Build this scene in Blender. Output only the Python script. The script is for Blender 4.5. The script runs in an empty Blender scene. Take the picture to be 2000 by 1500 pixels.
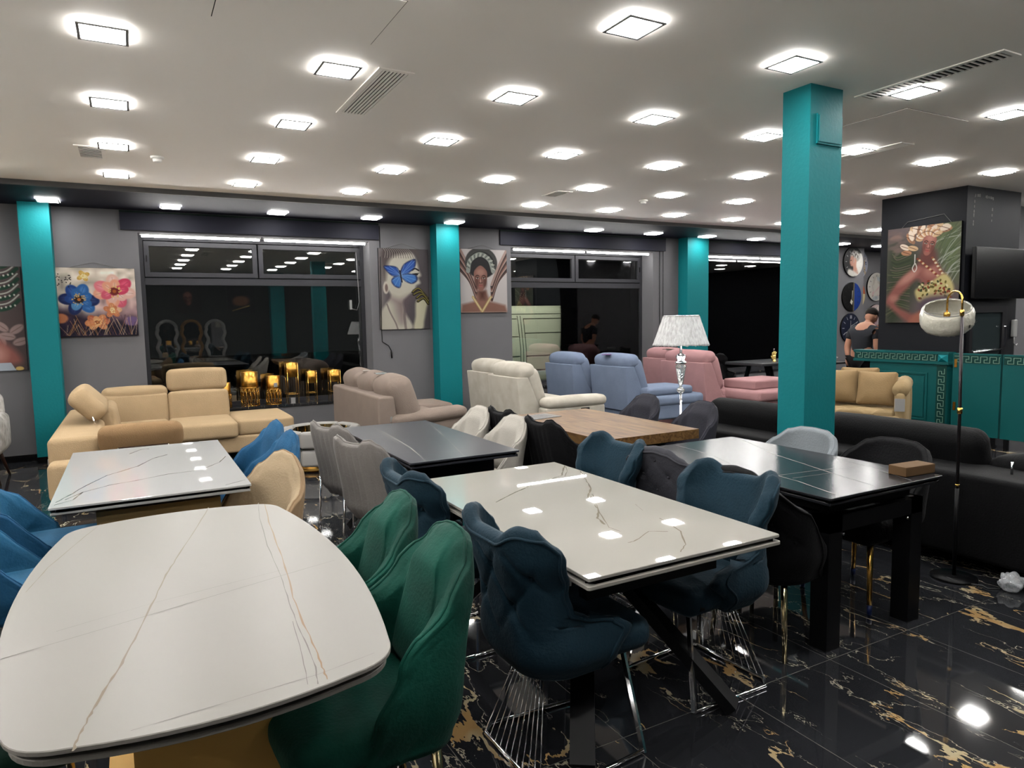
import bpy, bmesh, math, random
import numpy as np
from mathutils import Vector, Matrix
PI = math.pi
sc = bpy.context.scene
COL = sc.collection

# ------------------------------------------------------------------ camera
CAM_H = 1.6
F_PX = 1356.53
yaw, pitch, roll = 0.49941088, -0.09282958, -0.01777398
def cam_axes():
    cy, sy = math.cos(yaw), math.sin(yaw)
    f = Vector((sy*math.cos(pitch), cy*math.cos(pitch), math.sin(pitch)))
    r = Vector((cy, -sy, 0)); u = r.cross(f)
    r2 = r*math.cos(roll)+u*math.sin(roll); u2 = -r*math.sin(roll)+u*math.cos(roll)
    return r2, u2, f
R_, U_, F_ = cam_axes()
cam_data = bpy.data.cameras.new('camera')
cam_data.sensor_fit = 'HORIZONTAL'; cam_data.sensor_width = 36.0
cam_data.lens = 36.0*F_PX/2000.0
cam_data.clip_start = 0.05; cam_data.clip_end = 200
cam = bpy.data.objects.new('camera', cam_data); COL.objects.link(cam)
m = Matrix((( R_.x, U_.x, -F_.x, 0), (R_.y, U_.y, -F_.y, 0), (R_.z, U_.z, -F_.z, CAM_H), (0, 0, 0, 1)))
cam.matrix_world = m
sc.camera = cam
def project(p):
    d = Vector(p)-Vector((0, 0, CAM_H)); w = d.dot(F_)
    if w <= 0.05: return None
    return 1000+F_PX*d.dot(R_)/w, 750-F_PX*d.dot(U_)/w

# ------------------------------------------------------------------ world, exposure
world = bpy.data.worlds.new('night'); sc.world = world; world.use_nodes = True
world.node_tree.nodes['Background'].inputs[0].default_value = (0.0030, 0.0032, 0.0034, 1)
world.node_tree.nodes['Background'].inputs[1].default_value = 1.0
sc.view_settings.view_transform = 'Standard'; sc.view_settings.look = 'None'
sc.view_settings.gamma = 1.0; sc.view_settings.use_curve_mapping = False
sc.view_settings.exposure = 1.22
PANEL_E = 56.0      # radiance of the ceiling panels
TUBE_E = 40.0
# street lamp that lights the parked van outside the windows
sl = bpy.data.lights.new('street_lamp_light', 'SPOT'); sl.energy = 900; sl.color = (0.98, 1.0, 0.86)
sl.spot_size = 1.5; sl.shadow_soft_size = 0.4
slo = bpy.data.objects.new('street_lamp_light', sl); COL.objects.link(slo)
slo.location = (7.2, 10.9, 5.2)
slo.rotation_euler = (Vector((8.6, 13.4, 0.6))-Vector((7.2, 10.9, 5.2))).to_track_quat('-Z', 'Y').to_euler()

# ------------------------------------------------------------------ materials
def lin(c):
    return tuple(((x/12.92) if x <= 0.04045 else ((x+0.055)/1.055)**2.4) for x in c)
def rgb(r, g, b): return lin((r/255, g/255, b/255))
MATS = {}
KA = 0.2      # the paints are this much darker than they look under the strong panels
def mat(name, col, rough=0.5, metal=0.0, sheen=0.0, spec=0.5, noise=0.0, nscale=8.0, bump=0.0, bscale=60.0, trans=0.0, ior=1.45, emit=0, stretch=None, coat=0.0, alpha=1.0, full=False):
    if name in MATS: return MATS[name]
    M = bpy.data.materials.new(name); M.use_nodes = True
    nt = M.node_tree; b = nt.nodes['Principled BSDF']
    if not metal and not full: col = tuple(c*KA for c in col); sheen *= KA
    if not metal and not full and rough > .3: spec = min(spec, .14)
    elif not metal and not full and rough > .15: spec *= .5
    b.inputs['Base Color'].default_value = (*col, 1); b.inputs['Roughness'].default_value = rough
    b.inputs['Metallic'].default_value = metal; b.inputs['Sheen Weight'].default_value = sheen
    if sheen: b.inputs['Sheen Roughness'].default_value = 0.4; b.inputs['Sheen Tint'].default_value = tuple(min(1, c*2.2+0.12) for c in col)+(1,)
    b.inputs['Specular IOR Level'].default_value = spec
    b.inputs['Transmission Weight'].default_value = trans; b.inputs['IOR'].default_value = ior
    b.inputs['Coat Weight'].default_value = coat; b.inputs['Alpha'].default_value = alpha
    if emit:
        b.inputs['Emission Color'].default_value = (*col, 1); b.inputs['Emission Strength'].default_value = emit
    if noise or bump:
        tc = nt.nodes.new('ShaderNodeTexCoord'); mp = nt.nodes.new('ShaderNodeMapping')
        nt.links.new(tc.outputs['Object'], mp.inputs[0])
        if stretch: mp.inputs['Scale'].default_value = stretch
    if noise:
        n = nt.nodes.new('ShaderNodeTexNoise'); n.inputs['Scale'].default_value = nscale; n.inputs['Detail'].default_value = 5
        nt.links.new(mp.outputs[0], n.inputs[0])
        rp = nt.nodes.new('ShaderNodeMapRange'); rp.inputs[1].default_value = 0.3; rp.inputs[2].default_value = 0.7
        rp.inputs[3].default_value = 1-noise; rp.inputs[4].default_value = 1+noise
        nt.links.new(n.outputs[0], rp.inputs[0])
        mx = nt.nodes.new('ShaderNodeVectorMath'); mx.operation = 'SCALE'; mx.inputs[0].default_value = col
        nt.links.new(rp.outputs[0], mx.inputs['Scale']); nt.links.new(mx.outputs[0], b.inputs['Base Color'])
    if bump:
        n2 = nt.nodes.new('ShaderNodeTexNoise'); n2.inputs['Scale'].default_value = bscale; n2.inputs['Detail'].default_value = 3
        nt.links.new(mp.outputs[0], n2.inputs[0])
        bp = nt.nodes.new('ShaderNodeBump'); bp.inputs['Strength'].default_value = bump; bp.inputs['Distance'].default_value = 0.01
        nt.links.new(n2.outputs[0], bp.inputs['Height']); nt.links.new(bp.outputs[0], b.inputs['Normal'])
    MATS[name] = M
    return M
def emis(name, col, e):
    if name in MATS: return MATS[name]
    M = bpy.data.materials.new(name); M.use_nodes = True; nt = M.node_tree
    nt.nodes.remove(nt.nodes['Principled BSDF'])
    n = nt.nodes.new('ShaderNodeEmission'); n.inputs[0].default_value = (*col, 1); n.inputs[1].default_value = e
    nt.links.new(n.outputs[0], nt.nodes['Material Output'].inputs[0]); MATS[name] = M
    return M
def vcol_mat(name, rough=0.45):
    if name in MATS: return MATS[name]
    M = bpy.data.materials.new(name); M.use_nodes = True; nt = M.node_tree; b = nt.nodes['Principled BSDF']
    a = nt.nodes.new('ShaderNodeAttribute'); a.attribute_name = 'paint'
    nt.links.new(a.outputs['Color'], b.inputs['Base Color']); b.inputs['Roughness'].default_value = max(rough, .5); b.inputs['Specular IOR Level'].default_value = .1
    MATS[name] = M
    return M

def frgb(*c): return tuple(q*0.42 for q in rgb(*c))
def floor_material():
    M = bpy.data.materials.new('black_marble_tiles'); M.use_nodes = True; nt = M.node_tree; L = nt.links
    b = nt.nodes['Principled BSDF']
    N = nt.nodes.new
    def math_(op, a, b_=None, c=None):
        n = N('ShaderNodeMath'); n.operation = op
        for i, v in enumerate((a, b_, c)):
            if v is None: continue
            if isinstance(v, (int, float)): n.inputs[i].default_value = v
            else: L.new(v, n.inputs[i])
        return n.outputs[0]
    tc = N('ShaderNodeTexCoord'); sep = N('ShaderNodeSeparateXYZ'); L.new(tc.outputs['Object'], sep.inputs[0])
    x, y = sep.outputs[0], sep.outputs[1]
    tx = math_('DIVIDE', math_('SUBTRACT', x, 1.558), 0.6); ty = math_('DIVIDE', math_('SUBTRACT', y, 2.018), 1.2)
    ix = math_('FLOOR', tx); iy = math_('FLOOR', ty)
    fx = math_('SUBTRACT', tx, ix); fy = math_('SUBTRACT', ty, iy)
    # distance to the joint in metres
    dx = math_('MULTIPLY', math_('MINIMUM', fx, math_('SUBTRACT', 1.0, fx)), 0.6)
    dy = math_('MULTIPLY', math_('MINIMUM', fy, math_('SUBTRACT', 1.0, fy)), 1.2)
    joint = math_('LESS_THAN', math_('MINIMUM', dx, dy), 0.0016)
    # per tile mirrored and shifted coordinates so each slab has its own veins
    comb = N('ShaderNodeCombineXYZ')
    par = math_('MODULO', math_('ABSOLUTE', ix), 2.0)
    offx = math_('MULTIPLY', ix, 3.7); offy = math_('ADD', math_('MULTIPLY', iy, 5.3), math_('MULTIPLY', par, 2.9))
    L.new(math_('ADD', x, offx), comb.inputs[0]); L.new(math_('ADD', y, offy), comb.inputs[1])
    def veins(rot, scale, vscale, dist, wlo, whi, mscale, mlo, mhi, seed):
        mp = N('ShaderNodeMapping'); mp.inputs['Rotation'].default_value = (0, 0, rot); mp.inputs['Scale'].default_value = scale
        mp.inputs['Location'].default_value = (seed, seed*1.7, 0)
        L.new(comb.outputs[0], mp.inputs[0])
        nz = N('ShaderNodeTexNoise'); nz.inputs['Scale'].default_value = vscale*1.3; nz.inputs['Detail'].default_value = 5; nz.inputs['Roughness'].default_value = 0.6
        L.new(mp.outputs[0], nz.inputs[0])
        s = N('ShaderNodeVectorMath'); s.operation = 'SUBTRACT'; s.inputs[1].default_value = (0.5, 0.5, 0.5); L.new(nz.outputs['Color'], s.inputs[0])
        s2 = N('ShaderNodeVectorMath'); s2.operation = 'SCALE'; s2.inputs['Scale'].default_value = dist; L.new(s.outputs[0], s2.inputs[0])
        ad = N('ShaderNodeVectorMath'); ad.operation = 'ADD'; L.new(mp.outputs[0], ad.inputs[0]); L.new(s2.outputs[0], ad.inputs[1])
        vo = N('ShaderNodeTexVoronoi'); vo.voronoi_dimensions = '2D'; vo.feature = 'DISTANCE_TO_EDGE'; vo.inputs['Scale'].default_value = vscale
        L.new(ad.outputs[0], vo.inputs[0])
        mk = N('ShaderNodeTexNoise'); mk.inputs['Scale'].default_value = mscale; mk.inputs['Detail'].default_value = 2
        L.new(mp.outputs[0], mk.inputs[0])
        w = N('ShaderNodeMapRange'); w.inputs[1].default_value = mlo; w.inputs[2].default_value = mhi; w.inputs[3].default_value = wlo; w.inputs[4].default_value = whi
        L.new(mk.outputs[0], w.inputs[0])
        return math_('LESS_THAN', vo.outputs['Distance'], w.outputs[0])
    v1 = veins(0.32, (1.5, 0.55, 1), 2.6, 0.62, -0.05, 0.085, 2.3, 0.37, 0.76, 0.0)     # thick golden
    v2 = veins(0.25, (1.5, 0.6, 1), 3.6, 0.60, -0.010, 0.026, 2.0, 0.38, 0.68, 4.1)      # thin pale
    v3 = veins(-0.9, (1.1, 0.9, 1), 4.6, 0.9, -0.03, 0.012, 1.6, 0.45, 0.75, 9.3)       # cross cracks
    cn = N('ShaderNodeTexNoise'); cn.inputs['Scale'].default_value = 5.0; L.new(comb.outputs[0], cn.inputs[0])
    cr = N('ShaderNodeMapRange'); cr.inputs[1].default_value = 0.4; cr.inputs[2].default_value = 0.6; L.new(cn.outputs[0], cr.inputs[0])
    gold = N('ShaderNodeMix'); gold.data_type = 'RGBA'; L.new(cr.outputs[0], gold.inputs[0])
    gold.inputs[6].default_value = (*frgb(196, 158, 105), 1); gold.inputs[7].default_value = (*frgb(205, 190, 155), 1)
    basen = N('ShaderNodeTexNoise'); basen.inputs['Scale'].default_value = 1.5; basen.inputs['Detail'].default_value = 6; L.new(comb.outputs[0], basen.inputs[0])
    base = N('ShaderNodeMix'); base.data_type = 'RGBA'; L.new(basen.outputs[0], base.inputs[0])
    base.inputs[6].default_value = (*frgb(34, 34, 38), 1); base.inputs[7].default_value = (*frgb(54, 56, 60), 1)
    def over(prev, fac, col=None, sock=None):
        mx = N('ShaderNodeMix'); mx.data_type = 'RGBA'; L.new(fac, mx.inputs[0]); L.new(prev, mx.inputs[6])
        if sock is not None: L.new(sock, mx.inputs[7])
        else: mx.inputs[7].default_value = (*col, 1)
        return mx.outputs[2]
    c = over(base.outputs[2], v3, col=frgb(130, 128, 120))
    c = over(c, v2, col=frgb(190, 182, 160))
    c = over(c, v1, sock=gold.outputs[2])
    c = over(c, joint, col=frgb(120, 118, 112))
    L.new(c, b.inputs['Base Color']); b.inputs['Roughness'].default_value = 0.045; b.inputs['IOR'].default_value = 1.55
    return M

def glass_pane_mat():
    M = bpy.data.materials.new('window_glass'); M.use_nodes = True; nt = M.node_tree; L = nt.links
    nt.nodes.remove(nt.nodes['Principled BSDF'])
    fr = nt.nodes.new('ShaderNodeFresnel'); fr.inputs[0].default_value = 1.85
    tr = nt.nodes.new('ShaderNodeBsdfTransparent'); tr.inputs[0].default_value = (0.93, 0.95, 0.93, 1)
    gl = nt.nodes.new('ShaderNodeBsdfGlossy'); gl.inputs['Roughness'].default_value = 0.01
    mx = nt.nodes.new('ShaderNodeMixShader'); L.new(fr.outputs[0], mx.inputs[0]); L.new(tr.outputs[0], mx.inputs[1]); L.new(gl.outputs[0], mx.inputs[2])
    L.new(mx.outputs[0], nt.nodes['Material Output'].inputs[0])
    return M
GLASS = glass_pane_mat()
FLOOR = floor_material()
CEIL = mat('ceiling_paint', rgb(248, 243, 236), 0.6, full=True)
WALL = mat('grey_wall_paint', tuple(c*1.4 for c in rgb(150, 149, 153)), 0.75, noise=0.03, nscale=2)
WALLDARK = mat('dark_soffit_paint', tuple(c*1.5 for c in rgb(44, 45, 66)), 0.6)
BLOCK = mat('charcoal_paint', rgb(34, 36, 44), 0.6, noise=0.04, nscale=3)
TEAL = mat('teal_paint', tuple(c*1.45 for c in rgb(20, 160, 168)), 0.6, bump=0.15, bscale=40)
TEALDARK = mat('counter_teal_paint', tuple(c*2.2 for c in rgb(20, 94, 94)), 0.4)
MARBLEBLK = mat('black_marble_trim', rgb(24, 24, 27), 0.08, noise=0.5, nscale=6)
CHROME = mat('chrome', (0.85, 0.85, 0.87), 0.07, 1.0)
GOLD = mat('polished_gold_metal', rgb(190, 148, 76), 0.2, 1.0)
CHAMP = mat('champagne_metal_leg', rgb(205, 190, 150), 0.12, 1.0)
GOLDPAINT = mat('satin_gold_paint', rgb(168, 132, 70), 0.45, 0.4)
BRONZE = mat('bronze_paint', rgb(104, 86, 54), 0.45, 0.3)
BLACKM = mat('black_powder_coat', rgb(24, 24, 28), 0.4)
CEILW = mat('white_fixture_plastic', rgb(236, 234, 230), 0.5, full=True)
BLACKP = mat('black_plastic', rgb(16, 16, 18), 0.35)
SCREEN = mat('tv_screen', rgb(8, 9, 13), 0.2)
FRAME = mat('anthracite_aluminium', rgb(86, 86, 92), 0.5)
DFRAME = mat('dark_window_frame', rgb(38, 38, 44), 0.45)
WHITEP = mat('white_plastic', rgb(226, 226, 224), 0.4)
WOODLEG = mat('brown_wood', rgb(92, 60, 46), 0.45, noise=0.2, nscale=12)
PAPER = mat('paper', rgb(228, 226, 224), 0.6)

# ------------------------------------------------------------------ mesh tools
class MB:
    def __init__(s): s.v = []; s.f = []; s.m = []; s.sm = []; s.mi = 0; s.smooth = True
    def add(s, verts, faces, smooth=None):
        o = len(s.v); s.v += [tuple(p) for p in verts]
        sm = s.smooth if smooth is None else smooth
        for f in faces: s.f.append(tuple(i+o for i in f)); s.m.append(s.mi); s.sm.append(sm)
        return s
    def box(s, a, b, fn=None):
        x0, y0, z0 = a; x1, y1, z1 = b
        vs = [(x0,y0,z0),(x1,y0,z0),(x1,y1,z0),(x0,y1,z0),(x0,y0,z1),(x1,y0,z1),(x1,y1,z1),(x0,y1,z1)]
        if fn: vs = [fn(*p) for p in vs]
        return s.add(vs, [(3,2,1,0),(4,5,6,7),(0,1,5,4),(1,2,6,5),(2,3,7,6),(3,0,4,7)], smooth=False)
    def rbox(s, c, size, r=0.03, puff=0.0, n=4, fn=None, seg=3):
        h = [max(d/2, 1e-4) for d in size]; r = min(r, *[q*0.98 for q in h])
        ax = []
        for q in h:
            band = [q-r+r*math.tan(PI/4*k/seg) for k in range(seg+1)]
            inner = [-(q-r)+2*(q-r)*k/n for k in range(1, n)] if n > 1 else []
            ax.append([-b for b in reversed(band)]+inner+band)
        idx = {}; vs = []; fs = []
        def vid(p):
            k = tuple(round(t, 6) for t in p)
            if k in idx: return idx[k]
            core = [max(-(h[i]-r), min(h[i]-r, p[i])) for i in range(3)]
            d = [p[i]-core[i] for i in range(3)]; l = math.sqrt(sum(t*t for t in d)) or 1
            q = [core[i]+d[i]/l*r for i in range(3)]
            if puff:
                t = [q[i]/h[i] for i in range(3)]
                g = [max(0, 1-t[i]**2) for i in range(3)]
                q[2] += puff*t[2]*g[0]*g[1]; q[0] += puff*t[0]*g[1]*g[2]; q[1] += puff*t[1]*g[0]*g[2]
            q = (q[0]+c[0], q[1]+c[1], q[2]+c[2])
            if fn: q = fn(*q)
            idx[k] = len(vs); vs.append(q); return idx[k]
        for a in range(3):
            b_, c_ = (a+1) % 3, (a+2) % 3
            for sg in (-1, 1):
                for i in range(len(ax[b_])-1):
                    for j in range(len(ax[c_])-1):
                        q = []
                        for (di, dj) in ((0,0),(1,0),(1,1),(0,1)):
                            p = [0, 0, 0]; p[a] = sg*h[a]; p[b_] = ax[b_][i+di]; p[c_] = ax[c_][j+dj]; q.append(vid(p))
                        fs.append(tuple(q if sg > 0 else reversed(q)))
        return s.add(vs, fs, smooth=True)
    def tube(s, path, r, n=8, closed=False, caps=True):
        P = [Vector(p) for p in path]; k = len(P); rr = r if isinstance(r, (list, tuple)) else [r]*k
        T = []
        for i in range(k):
            a = P[(i-1) % k] if (closed or i > 0) else P[i]; b = P[(i+1) % k] if (closed or i < k-1) else P[i]
            t = (b-a); T.append(t.normalized() if t.length > 1e-9 else Vector((0, 0, 1)))
        up = Vector((0, 0, 1)) if abs(T[0].z) < 0.9 else Vector((1, 0, 0))
        nn = (up-T[0]*up.dot(T[0])).normalized(); vs = []; fs = []
        for i in range(k):
            nn = (nn-T[i]*nn.dot(T[i])); nn = nn.normalized() if nn.length > 1e-6 else Vector((0, 1, 0))
            bb = T[i].cross(nn)
            for j in range(n):
                a = 2*PI*j/n; vs.append(P[i]+(nn*math.cos(a)+bb*math.sin(a))*rr[i])
        for i in range(k if closed else k-1):
            for j in range(n):
                a = i*n+j; b = i*n+(j+1) % n; c = ((i+1) % k)*n+(j+1) % n; d = ((i+1) % k)*n+j
                fs.append((a, b, c, d))
        if caps and not closed:
            fs.append(tuple(reversed(range(n)))); fs.append(tuple((k-1)*n+j for j in range(n)))
        return s.add(vs, fs, smooth=True)
    def lathe(s, prof, c=(0,0,0), n=24, caps=True):
        vs = []; fs = []; k = len(prof)
        for (r, z) in prof:
            for j in range(n):
                a = 2*PI*j/n; vs.append((c[0]+r*math.cos(a), c[1]+r*math.sin(a), c[2]+z))
        for i in range(k-1):
            for j in range(n): fs.append((i*n+j, i*n+(j+1) % n, (i+1)*n+(j+1) % n, (i+1)*n+j))
        if caps:
            fs.append(tuple(reversed(range(n)))); fs.append(tuple((k-1)*n+j for j in range(n)))
        return s.add(vs, fs, smooth=True)
    def prism(s, pts, z0, z1, bev=0.0):
        n = len(pts)
        rings = [(pts, z0), (pts, z1)]
        if bev:
            cx = sum(p[0] for p in pts)/n; cy = sum(p[1] for p in pts)/n
            def ins(p):
                d = Vector((cx-p[0], cy-p[1])).normalized()*bev; return (p[0]+d.x, p[1]+d.y)
            ip = [ins(p) for p in pts]
            rings = [(ip, z0), (pts, z0+bev), (pts, z1-bev), (ip, z1)]
        vs = [(p[0], p[1], z) for ps, z in rings for p in ps]; fs = []
        for k in range(len(rings)-1):
            for j in range(n): fs.append((k*n+j, k*n+(j+1) % n, (k+1)*n+(j+1) % n, (k+1)*n+j))
        fs.append(tuple(reversed(range(n)))); fs.append(tuple((len(rings)-1)*n+j for j in range(n)))
        return s.add(vs, fs, smooth=False)
    def bar(s, a, b, w, h, side=None):
        a = Vector(a); b = Vector(b); t = (b-a).normalized()
        sd = Vector(side) if side else (Vector((0,0,1)) if abs(t.z) < 0.95 else Vector((1,0,0)))
        sd = (sd-t*sd.dot(t)).normalized(); o = t.cross(sd)
        vs = []
        for p in (a, b):
            for (i, j) in ((-1,-1),(1,-1),(1,1),(-1,1)): vs.append(p+o*(w/2*i)+sd*(h/2*j))
        return s.add(vs, [(3,2,1,0),(4,5,6,7),(0,1,5,4),(1,2,6,5),(2,3,7,6),(3,0,4,7)], smooth=False)
    def ribbon(s, pts, w, z):
        n = len(pts); vs = []; rnd = random.Random(len(pts)*7+int(w*1e5))
        P = []
        for i in range(n-1):
            for k in range(4):
                t = k/4; P.append((pts[i][0]*(1-t)+pts[i+1][0]*t+rnd.uniform(-1,1)*w*0.35, pts[i][1]*(1-t)+pts[i+1][1]*t+rnd.uniform(-1,1)*w*0.35))
        P.append(pts[-1]); n = len(P)
        for i in range(n):
            a = Vector(P[max(0, i-1)]); b = Vector(P[min(n-1, i+1)]); t = (b-a).normalized()
            ww = w*rnd.uniform(0.2, 0.62)
            vs += [(P[i][0]-t.y*ww, P[i][1]+t.x*ww, z), (P[i][0]+t.y*ww, P[i][1]-t.x*ww, z)]
        return s.add(vs, [(2*i, 2*i+1, 2*i+3, 2*i+2) for i in range(n-1)], smooth=False)
    def build(s, name, mats, parent=None, M=None, recalc=True):
        me = bpy.data.meshes.new(name)
        vs = s.v if M is None else [tuple(M @ Vector(p)) for p in s.v]
        me.from_pydata(vs, [], s.f)
        if not isinstance(mats, (list, tuple)): mats = [mats]
        for mm in mats: me.materials.append(mm)
        me.polygons.foreach_set('material_index', s.m)
        me.polygons.foreach_set('use_smooth', s.sm)
        me.update()
        if recalc:
            bm = bmesh.new(); bm.from_mesh(me); bmesh.ops.recalc_face_normals(bm, faces=bm.faces); bm.to_mesh(me); bm.free()
        o = bpy.data.objects.new(name, me); COL.objects.link(o)
        if parent is not None: o.parent = parent
        return o
def tag(o, label, cat, group=None, kind=None):
    o['label'] = label; o['category'] = cat
    if group: o['group'] = group
    if kind: o['kind'] = kind
    return o
def thing(name, label, cat, loc=(0,0,0), rz=0, group=None):
    o = bpy.data.objects.new(name, None); COL.objects.link(o); o.location = loc; o.rotation_euler = (0, 0, rz)
    o.empty_display_size = 0.1
    return tag(o, label, cat, group)
def struct(name, mb, mats, label=None, parent=None):
    o = mb.build(name, mats, parent)
    if parent is None: o['kind'] = 'structure'
    if label: o['label'] = label
    return o
def dup(root, loc, rz, label, group=None):
    def rec(o, par):
        c = o.copy(); COL.objects.link(c)
        if par is not None: c.parent = par
        for ch in o.children: rec(ch, c)
        return c
    r = rec(root, None); r.location = loc; r.rotation_euler = (0, 0, rz); r['label'] = label
    if group: r['group'] = group
    return r
def lerp_tab(tab, t):
    if t <= tab[0][0]: return tab[0][1]
    for (a, va), (b, vb) in zip(tab, tab[1:]):
        if t <= b:
            k = (t-a)/(b-a); k = k*k*(3-2*k); return va*(1-k)+vb*k
    return tab[-1][1]

# ------------------------------------------------------------------ room
XL, XR, YB, YW = -4.0, 18.0, -1.2, 10.05
ZC, ZS = 3.095, 3.045
struct('floor', MB().box((XL-.1, YB-.1, -0.1), (XR+.1, 11.4, 0)), FLOOR, 'polished black marble floor tiles with golden veins')
struct('ceiling', MB().box((XL, YB, ZC), (XR, 11.4, ZC+.12)), CEIL, 'white painted ceiling')
struct('trim_1', MB().box((XL, 8.70, ZS), (XR, 11.3, ZC)), [WALLDARK], 'dark dropped soffit along the window wall')
struct('trim_2', MB().box((XL, 8.655, ZS-0.004), (XR, 8.70, ZC)), mat('grey_edge_paint', rgb(150, 148, 146), 0.6), 'grey edge of the ceiling step')
# window wall with openings
W1 = (0.15, 3.14, 0.47, 2.77); W2 = (5.50, 8.47, 0.47, 2.77); W3 = (9.78, 12.9, 0.47, 2.77)
YG = 10.42
wb = MB(); xs = [XL]
for (a, b, z0, z1) in (W1, W2, W3):
    wb.box((xs[-1], YW, 0), (a, YG+.06, ZS)); wb.box((a, YW, 0), (b, YG+.06, z0-0.03)); wb.box((a, YW, z1), (b, YG+.06, ZS)); xs.append(b)
wb.box((xs[-1], YW, 0), (14.55, YG+.06, ZS))
struct('wall_back', wb, WALL, 'grey wall with the shop windows')
struct('wall_niche', MB().box((14.55, 10.55, 0), (XR, 10.65, ZS)), WALL)
struct('wall_left', MB().box((XL-.1, YB, 0), (XL, YG, ZC)), CEIL)
struct('wall_right', MB().box((XR, YB, 0), (XR+.1, 10.6, ZC)), mat('dark_far_wall', rgb(62, 64, 72), 0.7))
struct('wall_front', MB().box((XL, YB-.1, 0), (XR, YB, ZC)), mat('dark_wall_behind', rgb(84, 84, 80), 0.7))
for k, (a, b, z0, z1) in enumerate((W1, W2, W3)):
    struct('trim_%d' % (3+k), MB().box((a, YW-0.03, z0-0.03), (b, YG, z0)), FLOOR, 'black marble window sill')
bb = MB(); bb.box((XL, YW-0.012, 0), (14.55, YW, 0.08)); struct('baseboard_back', bb, MARBLEBLK)
# columns on the wall and the free column
def column(n, x0, x1, y0, y1, z1, label):
    b = MB(); b.box((x0, y0, 0.075), (x1, y1, z1)); b.mi = 1; b.box((x0-.006, y0-.006, 0), (x1+.006, y1, 0.075))
    return struct(n, b, [TEAL, MARBLEBLK], label)
column('column_left', -1.055, -0.75, 9.8, YW, ZS, 'teal wall column left of the flower painting')
column('column_middle', 4.10, 4.47, 9.8, YW, ZS, 'teal wall column between the two portrait paintings')
column('column_right', 9.08, 9.60, 9.8, YW, ZS, 'teal wall column behind the crystal lamp')
bc = column('column_front', 3.975, 4.295, 3.155, 3.375, ZC, 'free-standing teal column among the tables')
ap = MB(); ap.box((4.035, 3.143, 2.718), (4.283, 3.156, 2.912)); ap.box((4.045, 3.138, 2.732), (4.273, 3.145, 2.902))
tag(ap.build('access_panel', TEAL), 'square teal access panel high on the free-standing column', 'panel')
# windows
def window(n, W, split, transom, label):
    a, b, z0, z1 = W
    e = MB(); y0, y1 = YG-0.06, YG
    def fr(x0, zz0, x1, zz1, t=0.05, d=0.0):
        e.box((x0, y0-d, zz0), (x0+t, y1, zz1)); e.box((x1-t, y0-d, zz0), (x1, y1, zz1))
        e.box((x0+t, y0-d, zz0), (x1-t, y1, zz0+t)); e.box((x0+t, y0-d, zz1-t), (x1-t, y1, zz1))
    fr(a, z0, b, z1, 0.055)
    root = struct(n, e, FRAME, label)
    if transom:
        t = MB(); t.box((a+.055, y0-.012, transom-.045), (b-.055, y1, transom+.045)); t.build('transom_rail', FRAME, root)
        for (x0, x1) in ((a+.06, split-.01), (split+.01, b-.06)):
            e = MB(); fr(x0, transom+.06, x1, z1-.07, 0.06, 0.025); so = e.build('upper_sash', FRAME, root)
            e = MB(); e.box((x0+.055, y0+.01, transom+.115), (x1-.055, y0+.016, z1-.125)); e.build('sash_pane', GLASS, so)
            h = MB(); hx = x0+.02 if x0 < split-.5 else x1-.03
            h.box((hx, y0-.04, transom+.25), (hx+.012, y0-.024, transom+.34)); h.build('handle', BLACKP, so)
        p = MB(); p.box((a+.05, y0+.02, z0+.05), (b-.05, y0+.026, transom-.04)); p.build('window_pane', GLASS, root)
    else:
        p = MB(); p.box((a+.05, y0+.02, z0+.05), (b-.05, y0+.026, z1-.05)); p.build('window_pane', GLASS, root)
    return root
window('window_1', W1, 1.62, 2.18, 'grey framed shop window above the golden planters')
window('window_2', W2, 6.95, 2.18, 'grey framed shop window with a van outside')
window('window_3', W3, 0, None, 'dark full-height window right of the crystal lamp')
# boxed shutter panels above the windows
for k, (x0, x1) in enumerate(((-0.04, 3.28), (5.30, 8.75), (9.7, 13.0))):
    b = MB(); b.box((x0, YW-0.03, 2.80), (x1, YW, 3.02)); b.mi = 1; b.box((x0, YW-0.034, 3.015), (x1, YW, 3.035))
    struct('trim_%d' % (6+k), b, [mat('shutter_box_paint', rgb(66, 67, 84), 0.6), mat('green_line_paint', rgb(34, 62, 52), 0.6)], 'dark shutter box above a window')
# tube lights at the lintels
TUBE = emis('tube_light', (1.0, 0.98, 0.95), TUBE_E)
def tube_light(x0, x1, z, label):
    r = thing('tube_light', label, 'tube light', (x0, YW+0.02, z))
    b = MB(); b.box((0, -0.02, 0.0), (x1-x0, 0.03, 0.02)); b.build('housing', WHITEP, r)
    b = MB(); b.tube([(0.02, 0.0, -0.014), (x1-x0-0.02, 0.0, -0.014)], 0.014, 10); b.build('tube', TUBE, r)
tube_light(0.17, 1.63, 2.79-.04, 'left tube light above the window with the golden planters')
tube_light(1.66, 3.10, 2.79-.04, 'right tube light above the window with the golden planters')
tube_light(5.55, 6.98, 2.75, 'left tube light above the window showing the van')
tube_light(7.01, 8.40, 2.75, 'right tube light above the window showing the van')
tube_light(9.83, 11.25, 2.75, 'left tube light above the rightmost window')
tube_light(11.28, 12.7, 2.75, 'right tube light above the rightmost window')

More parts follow.
